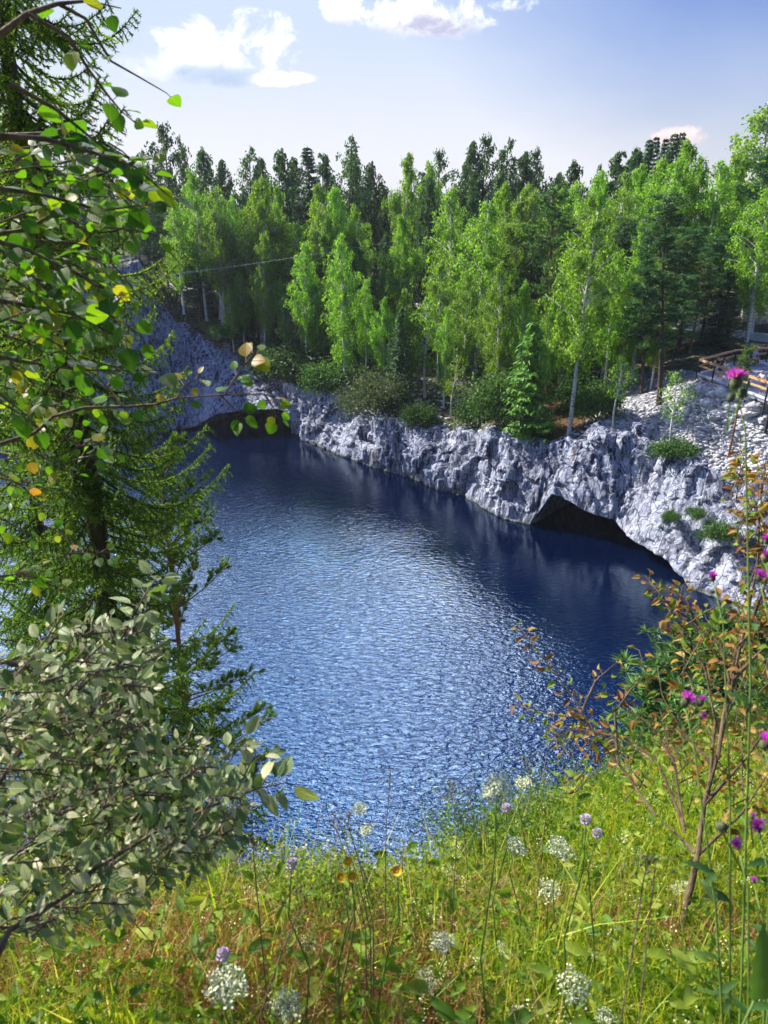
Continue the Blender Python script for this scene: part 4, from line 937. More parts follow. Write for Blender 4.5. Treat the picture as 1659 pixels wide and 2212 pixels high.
    skin_obj('shorts' if shorts else 'trousers', c, CL[bottom], e, 1)
    hc = [[(hd + Vector((0, .03, .05)), (.085, .088)), (hd + Vector((0, .02, .115)), (.075, .08))]]
    if longhair: hc.append([(hd + Vector((0, .03, .05)), (.085, .088)), (hd + Vector((0, .07, -.06)), (.075, .05)), (hd + Vector((0, .09, -.20)), (.06, .035))])
    skin_obj('hat' if hat else 'hair', hc, CL[hat or hair], e, 1)
    if hat:
        m_ = MB(); m_.tube([hd + Vector((0, 0, .075)), hd + Vector((0, 0, .09))], .15, 14); m_.build('hat_brim', CL[hat], e, True)
    for s in (0, 1): skin_obj('shoe', [[(ank[s] - Vector((0, -.03, .04)), .045), (toe[s] + Vector((0, 0, -.0)), .040)]], CL[shoes], e, 1)
    m_ = MB()
    for sg in (-1, 1): m_.tube([hd + Vector((sg * .03, -.082, .022)), hd + Vector((sg * .03, -.09, .022))], .011, 6)
    m_.beam(hd + Vector((-.022, -.088, -.045)), hd + Vector((.022, -.088, -.045)), .008, .008); m_.build('face_features', CL['hair'], e)
    if bag:
        skin_obj('backpack', [[(ch + Vector((0, .20, -.22)), (.14, .09)), (ch + Vector((0, .19, .05)), (.13, .08))]], CL[bag], e, 1)
    return e
dl = (Cq - A); yawf = math.atan2(dl.y, dl.x)  # facing across the front rail: local -Y -> outward
outw = Vector((dl.y, -dl.x, 0)).normalized(); 
if outw.y > 0: outw = -outw
yf = math.atan2(outw.x, -outw.y) * 1.0
def on_rail(U, back=.42):
    best = min((abs(proj((A.lerp(Cq, f) + Vector((0, 0, PZ + 1.15))))[0] - U), f) for f in [i / 200 for i in range(260)])[1]
    p = A.lerp(Cq, best) - outw * back; return Vector((p.x, p.y, PZ + .07))
person(on_rail(1547), yf + .1, 'dark haired person in black top and shorts, leftmost at the front rail', 'black', 'navy', 'hair')
person(on_rail(1562), yf - .1, 'person in white trousers and pink top second from left at the rail', 'white', 'white', 'brown', shorts=False, h=1.66, longhair=True)
person(on_rail(1568, 1.5), yf + 2.2, 'person with grey backpack standing behind the pair at the rail', 'pale', 'blue', 'brown', 'stand', shorts=False, bag='grey')
person(on_rail(1588), yf - .5, 'red haired person in black leaning low on the rail behind the thistle', 'black', 'black', 'fair', h=1.68, longhair=True)
person(on_rail(1640), yf, 'white haired person in white shirt leaning at the right rail', 'white', 'grey', 'greyh', shorts=True)
person(on_rail(1655), yf, 'dark haired person in black shirt leaning forward at the right rail', 'black', 'pale', 'hair', shorts=True, h=1.65)
person(on_rail(1664), yf, 'person in a white hat and red trousers at the right picture edge', 'red', 'red', 'brown', shorts=False, hat='white', h=1.6)
dd = (Eq - Dq).normalized()
for off_, lb_, tp, bt, ht, hr in ((-.55, 'person in white sun hat seated on the bench behind the small pine', 'white', 'navy', 'white', 'greyh'), (.45, 'person in a pale blue top sitting with bare legs on the bench', 'pale', 'white', None, 'brown')):
    p = bc + dd * off_; person((p.x, p.y, PZ + .01), math.atan2(dd.y, dd.x) , lb_, tp, bt, hr, 'sit', hat=ht, longhair=ht is None)
# ------------------------------------------------------------ young pines and bushes on the right-hand bank
for i, (U, V, y, Vt, k, w, lb_) in enumerate([(1432, 1600, 27, 1455, 'ypine', 1.7, 'leftmost young pine of the right bank, over the dark water'), (1480, 1500, 30, 1375, 'ypine', 1.6, 'young pine second from the left on the right bank'), (1545, 1500, 31, 1335, 'ypine', 1.2, 'dense young pine at the tip of the right bank by the water'), (1500, 1590, 27, 1410, 'ypine', 1.3, 'young pine right above the waterline behind the withered shrub'), (1620, 1520, 29, 1330, 'ypine', 1.1, 'young pine on the right bank behind the thistles'),
      (1450, 1650, 25, 1520, 'ypine', 1.5, 'lowest young pine beside the green shallows'), (1700, 1600, 24, 1350, 'ypine', 1.2, 'young pine cut by the right picture edge'), (1600, 1640, 24, 1470, 'ypine', 1.3, 'broad young pine low on the right bank')]):
    b_ = place(U, y, V); tree(k, b_, max(1.5, ztop(b_, Vt) - b_.z), lb_, 'young pines on the right bank' if k == 'ypine' else None, w)
# ------------------------------------------------------------ foreground
def ps(U, V, r): return Vector((0, 0, CZ)) + ray(U, V).normalized() * r
BVM = tree_of([scene.objects['meadow_ground'], scene.objects['near_bank']])
def gdrop(x, y):
    h = BVM.ray_cast(Vector((x, y, 40)), Vector((0, 0, -1))); return h[0] if h[0] else Vector((x, y, near_z(x, y)))
def ghit(U, V):
    h = BVM.ray_cast(Vector((0, 0, CZ)), ray(U, V).normalized()); return h[3] if h[0] else 99
# --- near spruces on the bank left of the viewer
def near_spruce(seed, H, zlo, zhi, rlow, rtop, mat):
    r = np.random.default_rng(seed); T = MB(); tr = [Vector((.05 * math.sin(i * .9), .05 * math.cos(i * 1.3), H * i / 16)) for i in range(17)]
    T.tube(tr, [.165 * (1 - .85 * i / 16) + .012 for i in range(17)], 10); B = MB(); P = []; A = []
    z = zlo
    while z < zhi:
        q = (z - zlo) / (zhi - zlo); Lw = rlow + (rtop - rlow) * q
        for k in range(int(7 + r.uniform() * 3)):
            az = r.uniform(0, 6.28); Lk = Lw * r.uniform(.5, 1.18); p0 = interp_curve(tr, z / H) + Vector((0, 0, r.uniform(-.1, .1)))
            dr = Vector((math.cos(az), math.sin(az), 0)); side = Vector((-math.sin(az), math.cos(az), 0)); n = 9; main = []
            for j in range(n + 1):
                g_ = j / n; main.append(p0 + dr * Lk * g_ + Vector((0, 0, Lk * (-.42 * math.sin(g_ * 1.9) + .36 * g_ ** 2.5))) + side * .05 * math.sin(3 * g_ + az))
            B.tube(main, [.016, .003], 4)
            m = int(Lk / .042)
            for j in range(m):
                g_ = .12 + .9 * j / m; b0 = interp_curve(main, min(g_, .999)); sg = 1 if j % 2 else -1
                Ls = (.13 + .40 * Lk * (1 - g_)) * r.uniform(.6, 1.1) * .75; hang = r.uniform(.35, 1.1)
                d1 = (dr * .55 + side * sg * .8 - Vector((0, 0, hang))).normalized(); tip = b0 + d1 * Ls
                B.tube([b0, tip], [.005, .002], 3)
                nn = int(Ls / .0038)
                f = r.uniform(0, 1, nn); pp = np.array(b0)[None] + (np.array(tip) - np.array(b0))[None] * f[:, None]
                P.append(pp); A.append(np.array(d1)[None] * .75 + unit(r.normal(size=(nn, 3))) * .85)
            nn = int(Lk / .004); f = r.uniform(.25, 1, nn) ; pp = np.array([tuple(interp_curve(main, min(x, .999))) for x in f]); dd_ = np.array(main[-1] - main[-2]); dd_ /= np.linalg.norm(dd_)
            P.append(pp); A.append(dd_[None] * .8 + unit(r.normal(size=(nn, 3))) * .8)
        z += .27 + .05 * r.uniform()
    P = np.concatenate(P); A = np.concatenate(A); n = len(P); s = r.uniform(.030, .050, n)
    V, F = scatter(NEED, NF, P, A, rvec(n, r), np.stack([s * .30, s, s], 1))
    return T, B, npmesh('needles', V, F, mat)
sp = Vector((-3.45, 8.0, 0)); sp.z = near_z(sp.x, sp.y) - .3; Hs = 30 - sp.z
e = tag(empty('spruce_tree', sp), 'large near spruce with hanging twigs rising at the left in front of the lake', 'spruce')
T_, B_, nd = near_spruce(5, Hs, 13.6 - sp.z, 29.6 - sp.z, 1.95, 1.0, M_FSPR)
T_.build('trunk', M_DARKBARK, e, True); B_.build('branches', M_DARKBARK, e, True); obj('needles', nd, e)
sp2 = Vector((-6.9, 13.5, 0)); sp2.z = near_z(sp2.x, sp2.y) - .2
e2 = tag(empty('spruce_tree', sp2, 2.0), 'second spruce standing half hidden behind the large near spruce', 'spruce')
for c in e.children: 
    d = c.copy(); COL.objects.link(d); d.parent = e2; d.scale = (1.25, 1.25, (27.5 - sp2.z) / Hs)
# --- pine with light green shoots behind the spruce
def near_pine(seed, H, rad, mat, base=.25, nb=60, tips=150):
    r = np.random.default_rng(seed); T = MB(); tr = polycurve((0, 0, 0), (.2, -.1, H), 12, .15, r); T.tube(tr, [.10 * (1 - .85 * i / 11) + .01 for i in range(12)], 8); P = []; A = []; B = MB()
    for k in range(nb):
        f = base + (1 - base) * (k + r.uniform()) / nb; q = (f - base) / (1 - base); p0 = interp_curve(tr, f); az = r.uniform(0, 6.28); L_ = rad * (1 - q * .82) * r.uniform(.6, 1.1)
        dr = Vector((math.cos(az), math.sin(az), .15 + .5 * q)); p1 = p0 + dr * L_; B.tube([p0, p0.lerp(p1, .5) - Vector((0, 0, .05)), p1], [.02, .005], 4)
        for j in range(int(6 + 9 * L_)):
            b0 = p0.lerp(p1, r.uniform(.3, 1)); d = (dr.normalized() * .7 + Vector(r.normal(size=3)) * .5 + Vector((0, 0, .45))).normalized(); Ls = r.uniform(.10, .28); tip = b0 + d * Ls
            B.tube([b0, tip], [.005, .003], 3); nn = tips; ff = r.uniform(.35, 1, nn)
            P.append(np.array(b0)[None] + np.array(d * Ls)[None] * ff[:, None]); A.append(np.array(d)[None] * .8 + rvec(nn, r) * .8)
    P = np.concatenate(P); A = np.concatenate(A); n = len(P); s = r.uniform(.06, .10, n); V, F = scatter(NEED, NF, P, A, rvec(n, r), np.stack([s * .12, s, s], 1))
    return T, B, npmesh('needles', V, F, mat)
ptop = pt(318, 960, 12.0); pb = Vector((ptop.x, 12.0, near_z(ptop.x, 12.0) - .2)); e = tag(empty('pine_tree', pb), 'pine with light green needle tufts reaching over the lake behind the near spruce', 'pine')
T_, B_, nd = near_pine(8, ptop.z - pb.z, 2.3, M_FPINE, .45, 90, 120); T_.build('trunk', M_PINEBARK, e, True); B_.build('branches', M_PINEBARK, e, True); obj('needles', nd, e)
# --- leafy sprays
LEAF_R = leaf_tpl(.86, .10, .12, 6, .02); LEAF_O = leaf_tpl(.62, .14, .18, 5); LEAF_W = leaf_tpl(.52, .12, .16, 5); LEAF_D = leaf_tpl(.55, .55, .55, 5)
class Leaves:
    def __init__(s): s.d = []
    def add(s, p, a, n, sc): s.d.append((tuple(p), tuple(a), tuple(n), sc))
    def build(s, name, tpl, mat, parent):
        P, A, N, S = (np.array(x, float) for x in zip(*s.d)); V, F = scatter(tpl[0], tpl[1], P, A, N, S); me = npmesh(name, V, F, mat, True); at = me.attributes.new('leaf', 'FLOAT_VECTOR', 'POINT'); at.data.foreach_set('vector', np.tile(tpl[0], (len(P), 1)).astype(np.float32).ravel()); return obj(name, me, parent)
rf = random.Random(11)
def g3(s=1.0): return Vector((rf.gauss(0, s), rf.gauss(0, s), rf.gauss(0, s)))
def spray(M, Lf, pts_, r0, r1, n, size, droop=.5, spread=.9, up=(0, -.45, .9), f0=.15, pet=.02, nj=.45):
    c = [Vector(p) for p in pts_]; M.tube(c, [r0 + (r1 - r0) * i / (len(c) - 1) for i in range(len(c))], 5)
    for k in range(n):
        f = f0 + (1 - f0) * (k + rf.random()) / n; p = interp_curve(c, f); d = (interp_curve(c, min(.999, f + .05)) - interp_curve(c, max(0, f - .05))).normalized()
        sd_ = d.cross(Vector(up)).normalized() * (1 if k % 2 else -1)
        a = (d * .6 + sd_ * spread + g3(.35) - Vector((0, 0, droop * rf.random()))).normalized(); q = p + a * pet
        M.tube([p, q], .0012, 3); Lf.add(q, a, (Vector(up) + g3(nj)).normalized(), size * rf.uniform(.65, 1.15))
def pl(px, r): return [ps(u, v, r if isinstance(r, (int, float)) else r[i]) for i, (u, v) in enumerate(px)]
# alder at the left edge
tb = Vector((-1.75, 1.55, 0)); tb.z = gdrop(tb.x, tb.y).z - .1
e = tag(empty('alder_tree', tb), 'alder with big round backlit leaves overhanging the upper left of the view', 'alder'); loc = lambda P_: [p - tb for p in P_]
M = MB(); Lf = Leaves(); Ly = Leaves()
M.tube([Vector((0, 0, 0)), Vector((.03, .05, .9)), Vector((-.03, .0, 1.9)), Vector((0, .05, 3.0))], [.05, .045, .035, .02], 8)
def ald(px, r, r0, n, size, L_=None, **k): spray(M, L_ or Lf, loc(pl(px, r)), r0, .0012, n, size * .78, **k)
ald([(-160, 330), (0, 296), (112, 290), (165, 268), (196, 262)], 2.2, .012, 0, .06)
ald([(-100, 110), (0, 75), (60, 30), (125, 8), (190, 2), (262, 18)], 2.2, .011, 4, .062, f0=.5)
ald([(125, 8), (185, 40), (240, 132), (300, 166), (360, 201)], 2.2, .005, 3, .05, f0=.0)
ald([(60, 30), (150, 80), (188, 145), (235, 208), (262, 240), (300, 272)], 2.1, .005, 11, .055)
ald([(20, 180), (120, 235), (200, 300), (260, 345)], 2.0, .006, 8, .075)
ald([(-80, 520), (60, 495), (120, 458), (135, 440)], 2.0, .007, 8, .06)
ald([(-80, 500), (60, 540), (160, 590), (250, 640)], 1.9, .006, 12, .07)
ald([(-60, 290), (100, 300), (200, 330), (290, 360), (375, 432)], 1.9, .007, 15, .072)
ald([(-60, 400), (90, 420), (220, 455), (330, 440)], 1.95, .006, 12, .07)
ald([(-60, 640), (60, 660), (160, 680), (290, 745)], 1.9, .006, 14, .068)
ald([(-60, 760), (100, 790), (200, 800), (350, 800)], 2.0, .005, 14, .062)
ald([(0, 960), (76, 935), (114, 900), (183, 881), (267, 879), (335, 874), (381, 860), (476, 853), (571, 851), (618, 872)], 2.1, .006, 9, .050, Ly, f0=.1)
ald([(476, 853), (508, 885), (524, 905)], 2.1, .003, 5, .058, Lf, f0=.5)
ald([(486, 852), (508, 815), (548, 762)], 2.1, .003, 7, .055, Ly, f0=.3)
ald([(540, 760), (560, 770)], 2.1, .002, 4, .056, Lf, f0=.3)
ald([(571, 851), (590, 880), (600, 905)], 2.1, .003, 5, .050, Lf, f0=.4)
ald([(381, 860), (400, 830), (440, 812)], 2.1, .003, 4, .045, Ly, f0=.3)
ald([(267, 879), (210, 810), (160, 790)], 2.1, .003, 6, .05, Ly)
for i in range(92):
    u, v = rf.uniform(-60, 250), rf.uniform(300, 900); u *= (1 - .15 * (v > 600)); r_ = rf.uniform(1.8, 2.7); a = rf.uniform(-.5, .9); L_ = rf.uniform(70, 150)
    ald([(u, v), (u + L_ * .5 * math.cos(a), v + L_ * .5 * math.sin(a)), (u + L_ * math.cos(a), v + L_ * math.sin(a) + 12)], r_, .003, rf.randint(4, 8), rf.uniform(.036, .058))
for i in range(16):
    u, v = rf.uniform(-60, 170), rf.uniform(930, 1250); r_ = rf.uniform(1.9, 2.5); a = rf.uniform(-.4, .8); L_ = rf.uniform(60, 120)
    ald([(u, v), (u + L_ * .5, v + L_ * .4 * a), (u + L_, v + L_ * a)], r_, .003, rf.randint(4, 7), rf.uniform(.034, .046), Ly if i % 2 else Lf)
M.build('branches', M_TWIG, e, True); Lf.build('leaves', LEAF_R, M_ALDER, e); tag(Ly.build('leaves', LEAF_R, M_ALDERB, e), 'yellowing and orange leaves of the lower sprays')
# willow shrub, lower left
wb = Vector((-1.5, 1.35, 0)); wb.z = gdrop(wb.x, wb.y).z - .05
e = tag(empty('willow_shrub', wb), 'willow shrub with pale grey green oval leaves filling the lower left', 'willow'); loc = lambda P_: [p - wb for p in P_]
M = MB(); Lf = Leaves()
def wil(px, r, r0, n, size, **k): spray(M, Lf, loc(pl(px, r)), r0, .0012, n, size, **k)
stem0 = [(-120, 2300), (20, 2010), (150, 1930), (200, 1880)]
wil(stem0 + [(330, 1800), (460, 1740), (560, 1702), (622, 1690)], [1.9, 1.8, 1.8, 1.8, 1.8, 1.8, 1.8, 1.8], .007, 26, .058, f0=.35)
wil([(-80, 1800), (60, 1600), (130, 1530), (240, 1420), (310, 1290), (340, 1245)], 2.0, .007, 34, .060, f0=.2)
for i in range(400):
    while True:
        v = rf.uniform(1330, 2010); u = rf.uniform(-70, 600)
        lim = float(np.interp(v, [1300, 1400, 1480, 1560, 1640, 1720, 1800, 1870, 1950, 2010], [330, 330, 330, 310, 470, 520, 500, 440, 300, 180]))
        lo = float(np.interp(v, [1330, 1400, 1500], [150, 40, -80]))
        if lo < u < lim: break
    r_ = rf.uniform(1.7, 2.7); a = rf.uniform(-1.0, .25); L_ = rf.uniform(60, 130); L_ = min(L_, max(40, lim + 25 - u))
    wil([(u - L_ * .5 * math.cos(a), v - L_ * .5 * math.sin(a)), (u, v), (u + L_ * .5 * math.cos(a), v + L_ * .5 * math.sin(a))], r_, .0025, rf.randint(5, 9), rf.uniform(.022, .042), up=(-.1, -.5, .8))
for px in ([(500, 1735), (540, 1650), (560, 1628)], [(480, 1640), (520, 1600), (552, 1622)], [(530, 1700), (545, 1690), (560, 1640)]): wil(px, 1.85, .0025, 6, .052)
M.build('branches', M_TWIG, e, True); Lf.build('leaves', LEAF_W, M_WILLOW, e)
# withered shrub, right
db = Vector((1.75, 2.35, 0)); q = ps(1505, 1860, 3.0); db = Vector((q.x, q.y, 0)); db.z = gdrop(db.x, db.y).z - .05
e = tag(empty('withered_shrub', db), 'shrub with curled orange brown leaves and bare twigs at the right', 'shrub'); loc = lambda P_: [p - db for p in P_]
M = MB(); Lf = Leaves(); rs = 2.9
def wit(px, r0, n, size=.036, r=rs, **k): spray(M, Lf, loc(pl(px, r)), r0, .0012, int(n * 1.1), size, droop=.9, nj=.9, **k)
M.tube(loc([db, ps(1505, 1860, rs)]), [.012, .010], 7)
wit([(1505, 1860), (1522, 1734), (1553, 1620), (1583, 1468), (1614, 1334), (1637, 1216), (1642, 1100), (1655, 985)], .009, 34, f0=.25)
wit([(1600, 1400), (1640, 1300), (1680, 1180), (1690, 1050)], .006, 26)
wit([(1583, 1468), (1650, 1400), (1700, 1300)], .008, 14)
wit([(1550, 1640), (1576, 1468), (1557, 1391), (1503, 1346), (1446, 1308), (1393, 1243)], .008, 30, f0=.3)
wit([(1505, 1350), (1480, 1290), (1440, 1275), (1400, 1262)], .005, 12)
wit([(1530, 1720), (1545, 1560), (1525, 1450), (1480, 1360), (1450, 1330)], .006, 14, f0=.3)
wit([(1416, 1761), (1343, 1658), (1294, 1601), (1256, 1532), (1210, 1468), (1168, 1414), (1112, 1342)], .006, 26, f0=.3)
wit([(1500, 1840), (1460, 1800), (1416, 1761)], .007, 0)
wit([(1259, 1532), (1286, 1471), (1343, 1422)], .005, 8)
wit([(1275, 1560), (1240, 1550), (1153, 1538), (1120, 1522)], .005, 14)
wit([(1335, 1655), (1328, 1540), (1362, 1490), (1396, 1460), (1381, 1405)], .005, 12)
wit([(1480, 1800), (1455, 1640), (1400, 1560), (1350, 1530), (1325, 1500)], .006, 14, f0=.3)
wit([(1480, 1790), (1420, 1640), (1330, 1590), (1220, 1570)], .006, 20, f0=.35)
wit([(1505, 1850), (1600, 1760), (1680, 1640)], .006, 22); wit([(1520, 1740), (1610, 1640), (1680, 1540)], .007, 20); wit([(1540, 1650), (1480, 1590), (1430, 1500), (1420, 1440)], .006, 14)
for i in range(80):
    u, v = rf.uniform(1440, 1680), rf.uniform(1330, 1760); a = rf.uniform(-2.2, -.4); L_ = rf.uniform(50, 130)
    if i > 42: u, v = rf.uniform(1585, 1690), rf.uniform(1030, 1500)
    wit([(u, v), (u + L_ * .5 * math.cos(a), v + L_ * .5 * math.sin(a)), (u + L_ * math.cos(a), v + L_ * math.sin(a))], .003, rf.randint(4, 8), r=rf.uniform(2.7, 3.3))
for i in range(26):
    u, v = rf.uniform(1180, 1500), rf.uniform(1600, 1740); a = rf.uniform(-2.6, -.6); L_ = rf.uniform(50, 100)
    wit([(u, v), (u + L_ * .5 * math.cos(a), v + L_ * .5 * math.sin(a)), (u + L_ * math.cos(a), v + L_ * math.sin(a))], .003, rf.randint(4, 7), r=rf.uniform(2.9, 3.6))
M.build('branches', M_TWIGR, e, True); Lf.build('leaves', LEAF_D, M_DRY, e)
# --- meadow
def gz(x, y): 
    return near_z(x, y)
rm = np.random.default_rng(17)
def meadow_pts(n, xlo=-2.6, xhi=5.2, bias=1.0):
    out = []
    while len(out) < n:
        x = rm.uniform(xlo, xhi); e_ = edge_y(x); y = .35 + (e_ + .15 - .35) * rm.uniform() ** bias
        if abs(x) > .55 * y + .75: continue
        out.append((x, y, gz(x, y)))
    return np.array(out)
def blades(name, P, hmin, hmax, wmin, wmax, mat, lean=.35, label=None, cat=None):
    n = len(P); h = rm.uniform(hmin, hmax, n) * (.6 + .4 * rm.uniform(size=n)); w = rm.uniform(wmin, wmax, n); az = rm.uniform(0, 6.28, n); d = np.stack([np.cos(az), np.sin(az), 0 * az], 1); ln = np.abs(rm.normal(size=n)) * lean
    fa = rm.uniform(0, 6.28, n); sd_ = np.stack([np.cos(fa), np.sin(fa), 0 * fa], 1) * w[:, None] * .5; rows = []
    for k, t_ in enumerate((0, .35, .7, 1.0)):
        c = P + np.array([0, 0, 1.0]) * (h * t_ * (1 - .25 * ln * t_))[:, None] + d * (h * ln * t_ ** 2)[:, None]; wk = (1, .9, .55, .06)[k]; rows += [c - sd_ * wk, c + sd_ * wk]
    V = np.stack(rows, 1).reshape(-1, 3); F = np.array([[0, 1, 3, 2], [2, 3, 5, 4], [4, 5, 7, 6]]); F = (F[None] + (np.arange(n) * 8)[:, None, None]).reshape(-1, 4)
    return tag(obj(name, npmesh(name, V, F, mat, True)), label, cat, kind='stuff')
def nz(P, s, o_=0): return np.array([mn.noise(Vector((p[0] * s, p[1] * s, o_))) for p in P])
Pm = meadow_pts(62000); nn_ = nz(Pm, 1.3); straw = (nn_ + 1.1 * np.exp(-((Pm[:, 0] + .50) / .80) ** 2 - ((Pm[:, 1] - 1.72) / .38) ** 2) + .5 * (Pm[:, 0] > 1.9) * (Pm[:, 1] > 2.6)) > .34
blades('meadow_grass', Pm[~straw], .10, .32, .0030, .0075, M_GRASS, .5, 'yellow green meadow grass on the rim in front of the viewer', 'grass')
blades('dry_grass', Pm[straw][: 20000], .10, .32, .0022, .0045, M_STRAW, .9, 'straw coloured dry grass patches on the rim', 'grass')
P2 = meadow_pts(1100); blades('tall_grass', P2, .30, .50, .004, .009, M_GRASS, .7, 'taller arching grass blades sticking out of the meadow', 'grass')
# low herbs: small leaves on short stalks
Ph = meadow_pts(6200); Ph = Ph[np.exp(-((Ph[:, 0] + .50) / .80) ** 2 - ((Ph[:, 1] - 1.72) / .38) ** 2) < rm.uniform(.3, 1.1, len(Ph))]; hh = rm.uniform(.08, .30, len(Ph)); PP = []; AA = []
for p, h_ in zip(Ph, hh):
    m_ = int(h_ / .016); f = rm.uniform(.15, 1, m_); bend = rm.normal(size=2) * .15
    PP.append(np.stack([p[0] + bend[0] * h_ * f, p[1] + bend[1] * h_ * f, p[2] + h_ * f], 1)); AA.append(unit(rm.normal(size=(m_, 3)) + [0, 0, .5]))
PP = np.concatenate(PP); AA = np.concatenate(AA); n = len(PP); s = rm.uniform(.012, .030, n) * (1 + .8 * (rm.uniform(size=n) > .9))
V, F = scatter(DIA, QF, PP, AA, rvec(n, rm) + [[0, -.4, .8]], np.stack([s * .42, s, s], 1))
tag(obj('meadow_herbs', npmesh('meadow_herbs', V, F, M_HERB)), 'leafy low herbs mixed into the meadow grass', 'herbs', kind='stuff')
# broad leaves of docks and hogweed down in the grass
Pb = meadow_pts(1500); n = len(Pb); Pb[:, 2] += rm.uniform(.06, .27, n); aa = rm.uniform(0, 6.28, n); Ab = np.stack([np.cos(aa), np.sin(aa), rm.uniform(-.2, .8, n)], 1)
LB_ = leaf_tpl(.42, .25, .3, 6, .03); V, F = scatter(LB_[0], LB_[1], Pb, Ab, np.array([[0, -.4, 1.]]) + .4 * rvec(n, rm), rm.uniform(.035, .085, n))
tag(obj('broad_herb_leaves', npmesh('broad_herb_leaves', V, F, M_HERB, True)), 'broad leaves of mixed weeds down in the meadow grass', 'herbs', kind='stuff')
# frothy cream bloom scattered through the grass
BP = []
for p in meadow_pts(330):
    h_ = rm.uniform(.12, .30); c = p + [rm.normal() * .04, rm.normal() * .04, h_]; w_ = rm.uniform(.008, .022); m_ = int(14 + w_ * 900); BP.append(c + rm.normal(size=(m_, 3)) * [w_, w_, w_ * .35])
BP = np.concatenate(BP); n = len(BP); V, F = scatter(DIA, QF, BP, rvec(n, rm), rvec(n, rm), rm.uniform(.003, .0065, n))
tag(obj('bedstraw_bloom', npmesh('bedstraw_bloom', V, F, plain('cream_bloom', (.72, .72, .40), .8, .2, 40))), 'frothy cream bloom scattered through the meadow', 'bloom', kind='stuff')
# ragged weeds standing on the rim
WP = []; WA = []; WM = MB()
for i in range(620):
    x = rm.uniform(-1.6, 5); y = edge_y(x) - rm.uniform(-.05, .75) ; 
    if abs(x) > .55 * y + .75: continue
    b0 = Vector((x, y, gz(x, y))); h_ = rm.uniform(.14, .42); tip = b0 + Vector((rm.normal() * .07, rm.normal() * .07, h_)); mid = b0.lerp(tip, .5) + Vector((rm.normal() * .02, rm.normal() * .02, 0)); WM.tube([b0, mid, tip], [.0016, .0007], 4)
    for k in range(int(h_ / .011)):
        f = rm.uniform(.25, 1.0); WP.append(tuple(interp_curve([b0, mid, tip], f) + Vector(rm.normal(size=3)) * .006)); WA.append(rm.normal(size=3) + [0, 0, .4])
WP = np.array(WP); WA = np.array(WA); n = len(WP); s = rm.uniform(.010, .026, n); V, F = scatter(DIA, QF, WP, WA, rvec(n, rm), np.stack([s * .4, s, s], 1))
wo_ = tag(obj('rim_weeds', npmesh('rim_weeds', V, F, M_HERB)), 'ragged leafy weeds standing up along the rim edge', 'weeds', kind='stuff'); WM.build('weed_stems', M_STEM, wo_)
# rim bushes with tiny leaves
def rim_bush(U, V, r_, w, h, n, label, mat=None, lsz=.014):
    q = ps(U, V, r_); base = gdrop(q.x, q.y); base.z -= .03; e_ = tag(empty('leafy_shrub', base), label, 'shrub'); M_ = MB(); P = []; A = []; top = q.z - base.z
    for k in range(26):
        a = Vector((rf.gauss(0, w * .4), rf.gauss(0, w * .3), top * rf.uniform(.6, 1.05))); M_.tube([(a.x * .3, a.y * .3, 0), (a.x * .7, a.y * .7, a.z * .6), a], [.004, .0015], 4)
        m_ = n // 26; f = np.array([rf.uniform(.45, 1) for _ in range(m_)]); P.append(np.array(a)[None] * f[:, None] + rm.normal(size=(m_, 3)) * h * .12); A.append(unit(rm.normal(size=(m_, 3)) + [0, 0, .7]))
    P = np.concatenate(P); A = np.concatenate(A); s = rm.uniform(.7, 1.4, len(P)) * lsz; V, F = scatter(DIA, QF, P, A, rvec(len(P), rm), np.stack([s * .55, s, s], 1))
    M_.build('stems', M_TWIG, e_, True); obj('foliage', npmesh('foliage', V, F, mat or M_BUSH), e_)
rim_bush(1060, 1800, 3.6, .42, .5, 5200, 'dark small leaved shrub on the rim below the big white umbels')
rim_bush(1150, 1760, 3.9, .5, .5, 5200, 'fine leaved shrub right of the dark rim shrub', leafmat('rim_leaves', [(.1, (.07, .15, .04)), (.5, (.14, .25, .06)), (.9, (.26, .36, .10))], .35))
rim_bush(1270, 1745, 4.4, .55, .5, 4200, 'fine leaved shrub on the rim under the brown twigs')
rim_bush(640, 1850, 3.2, .30, .45, 3600, 'pale green silvery herb clump on the rim edge at the centre left', M_WILLOW, .013)
rim_bush(690, 1880, 3.0, .22, .4, 2600, 'yellow green herb clump beside the dry stalks', M_HERB, .016)
rim_bush(860, 1900, 2.9, .3, .35, 2200, 'loose green herb clump at the bottom edge of the lake view', M_HERB, .015)
# --- umbels
def umbel_meshes(seed):
    r = np.random.default_rng(seed); M_ = MB(); P = []; nr = 22
    for k in range(nr):
        a = k * 2.4; rr_ = .037 * math.sqrt((k + .5) / nr); tip = Vector((rr_ * math.cos(a), rr_ * math.sin(a), .0 - rr_ * rr_ * 3)); M_.tube([(0, 0, -.035), tip], .0008, 3)
        for j in range(20): P.append(tuple(tip + Vector((r.normal() * .0045, r.normal() * .0045, r.normal() * .0018))))
    P = np.array(P); n = len(P); V, F = scatter(DIA, QF, P, rvec(n, r), rvec(n, r), r.uniform(.004, .007, n))
    return M_.mesh('flower_rays', M_STEM), npmesh('flower_cluster', V, F, M_UMBEL)
UM = [umbel_meshes(i) for i in range(3)]
def stem_mesh(w=.0022, leaves=True, seed=0):
    m_ = MB(); m_.tube([(.02, .03, 0), (.045, .02, .25), (.03, -.01, .5), (-.012, .01, .78), (0, 0, 1)], [w * 1.4, w * .8], 5); return m_.mesh('stem', M_STEM, True)
STEM = stem_mesh(); STEMB = stem_mesh(.0022)
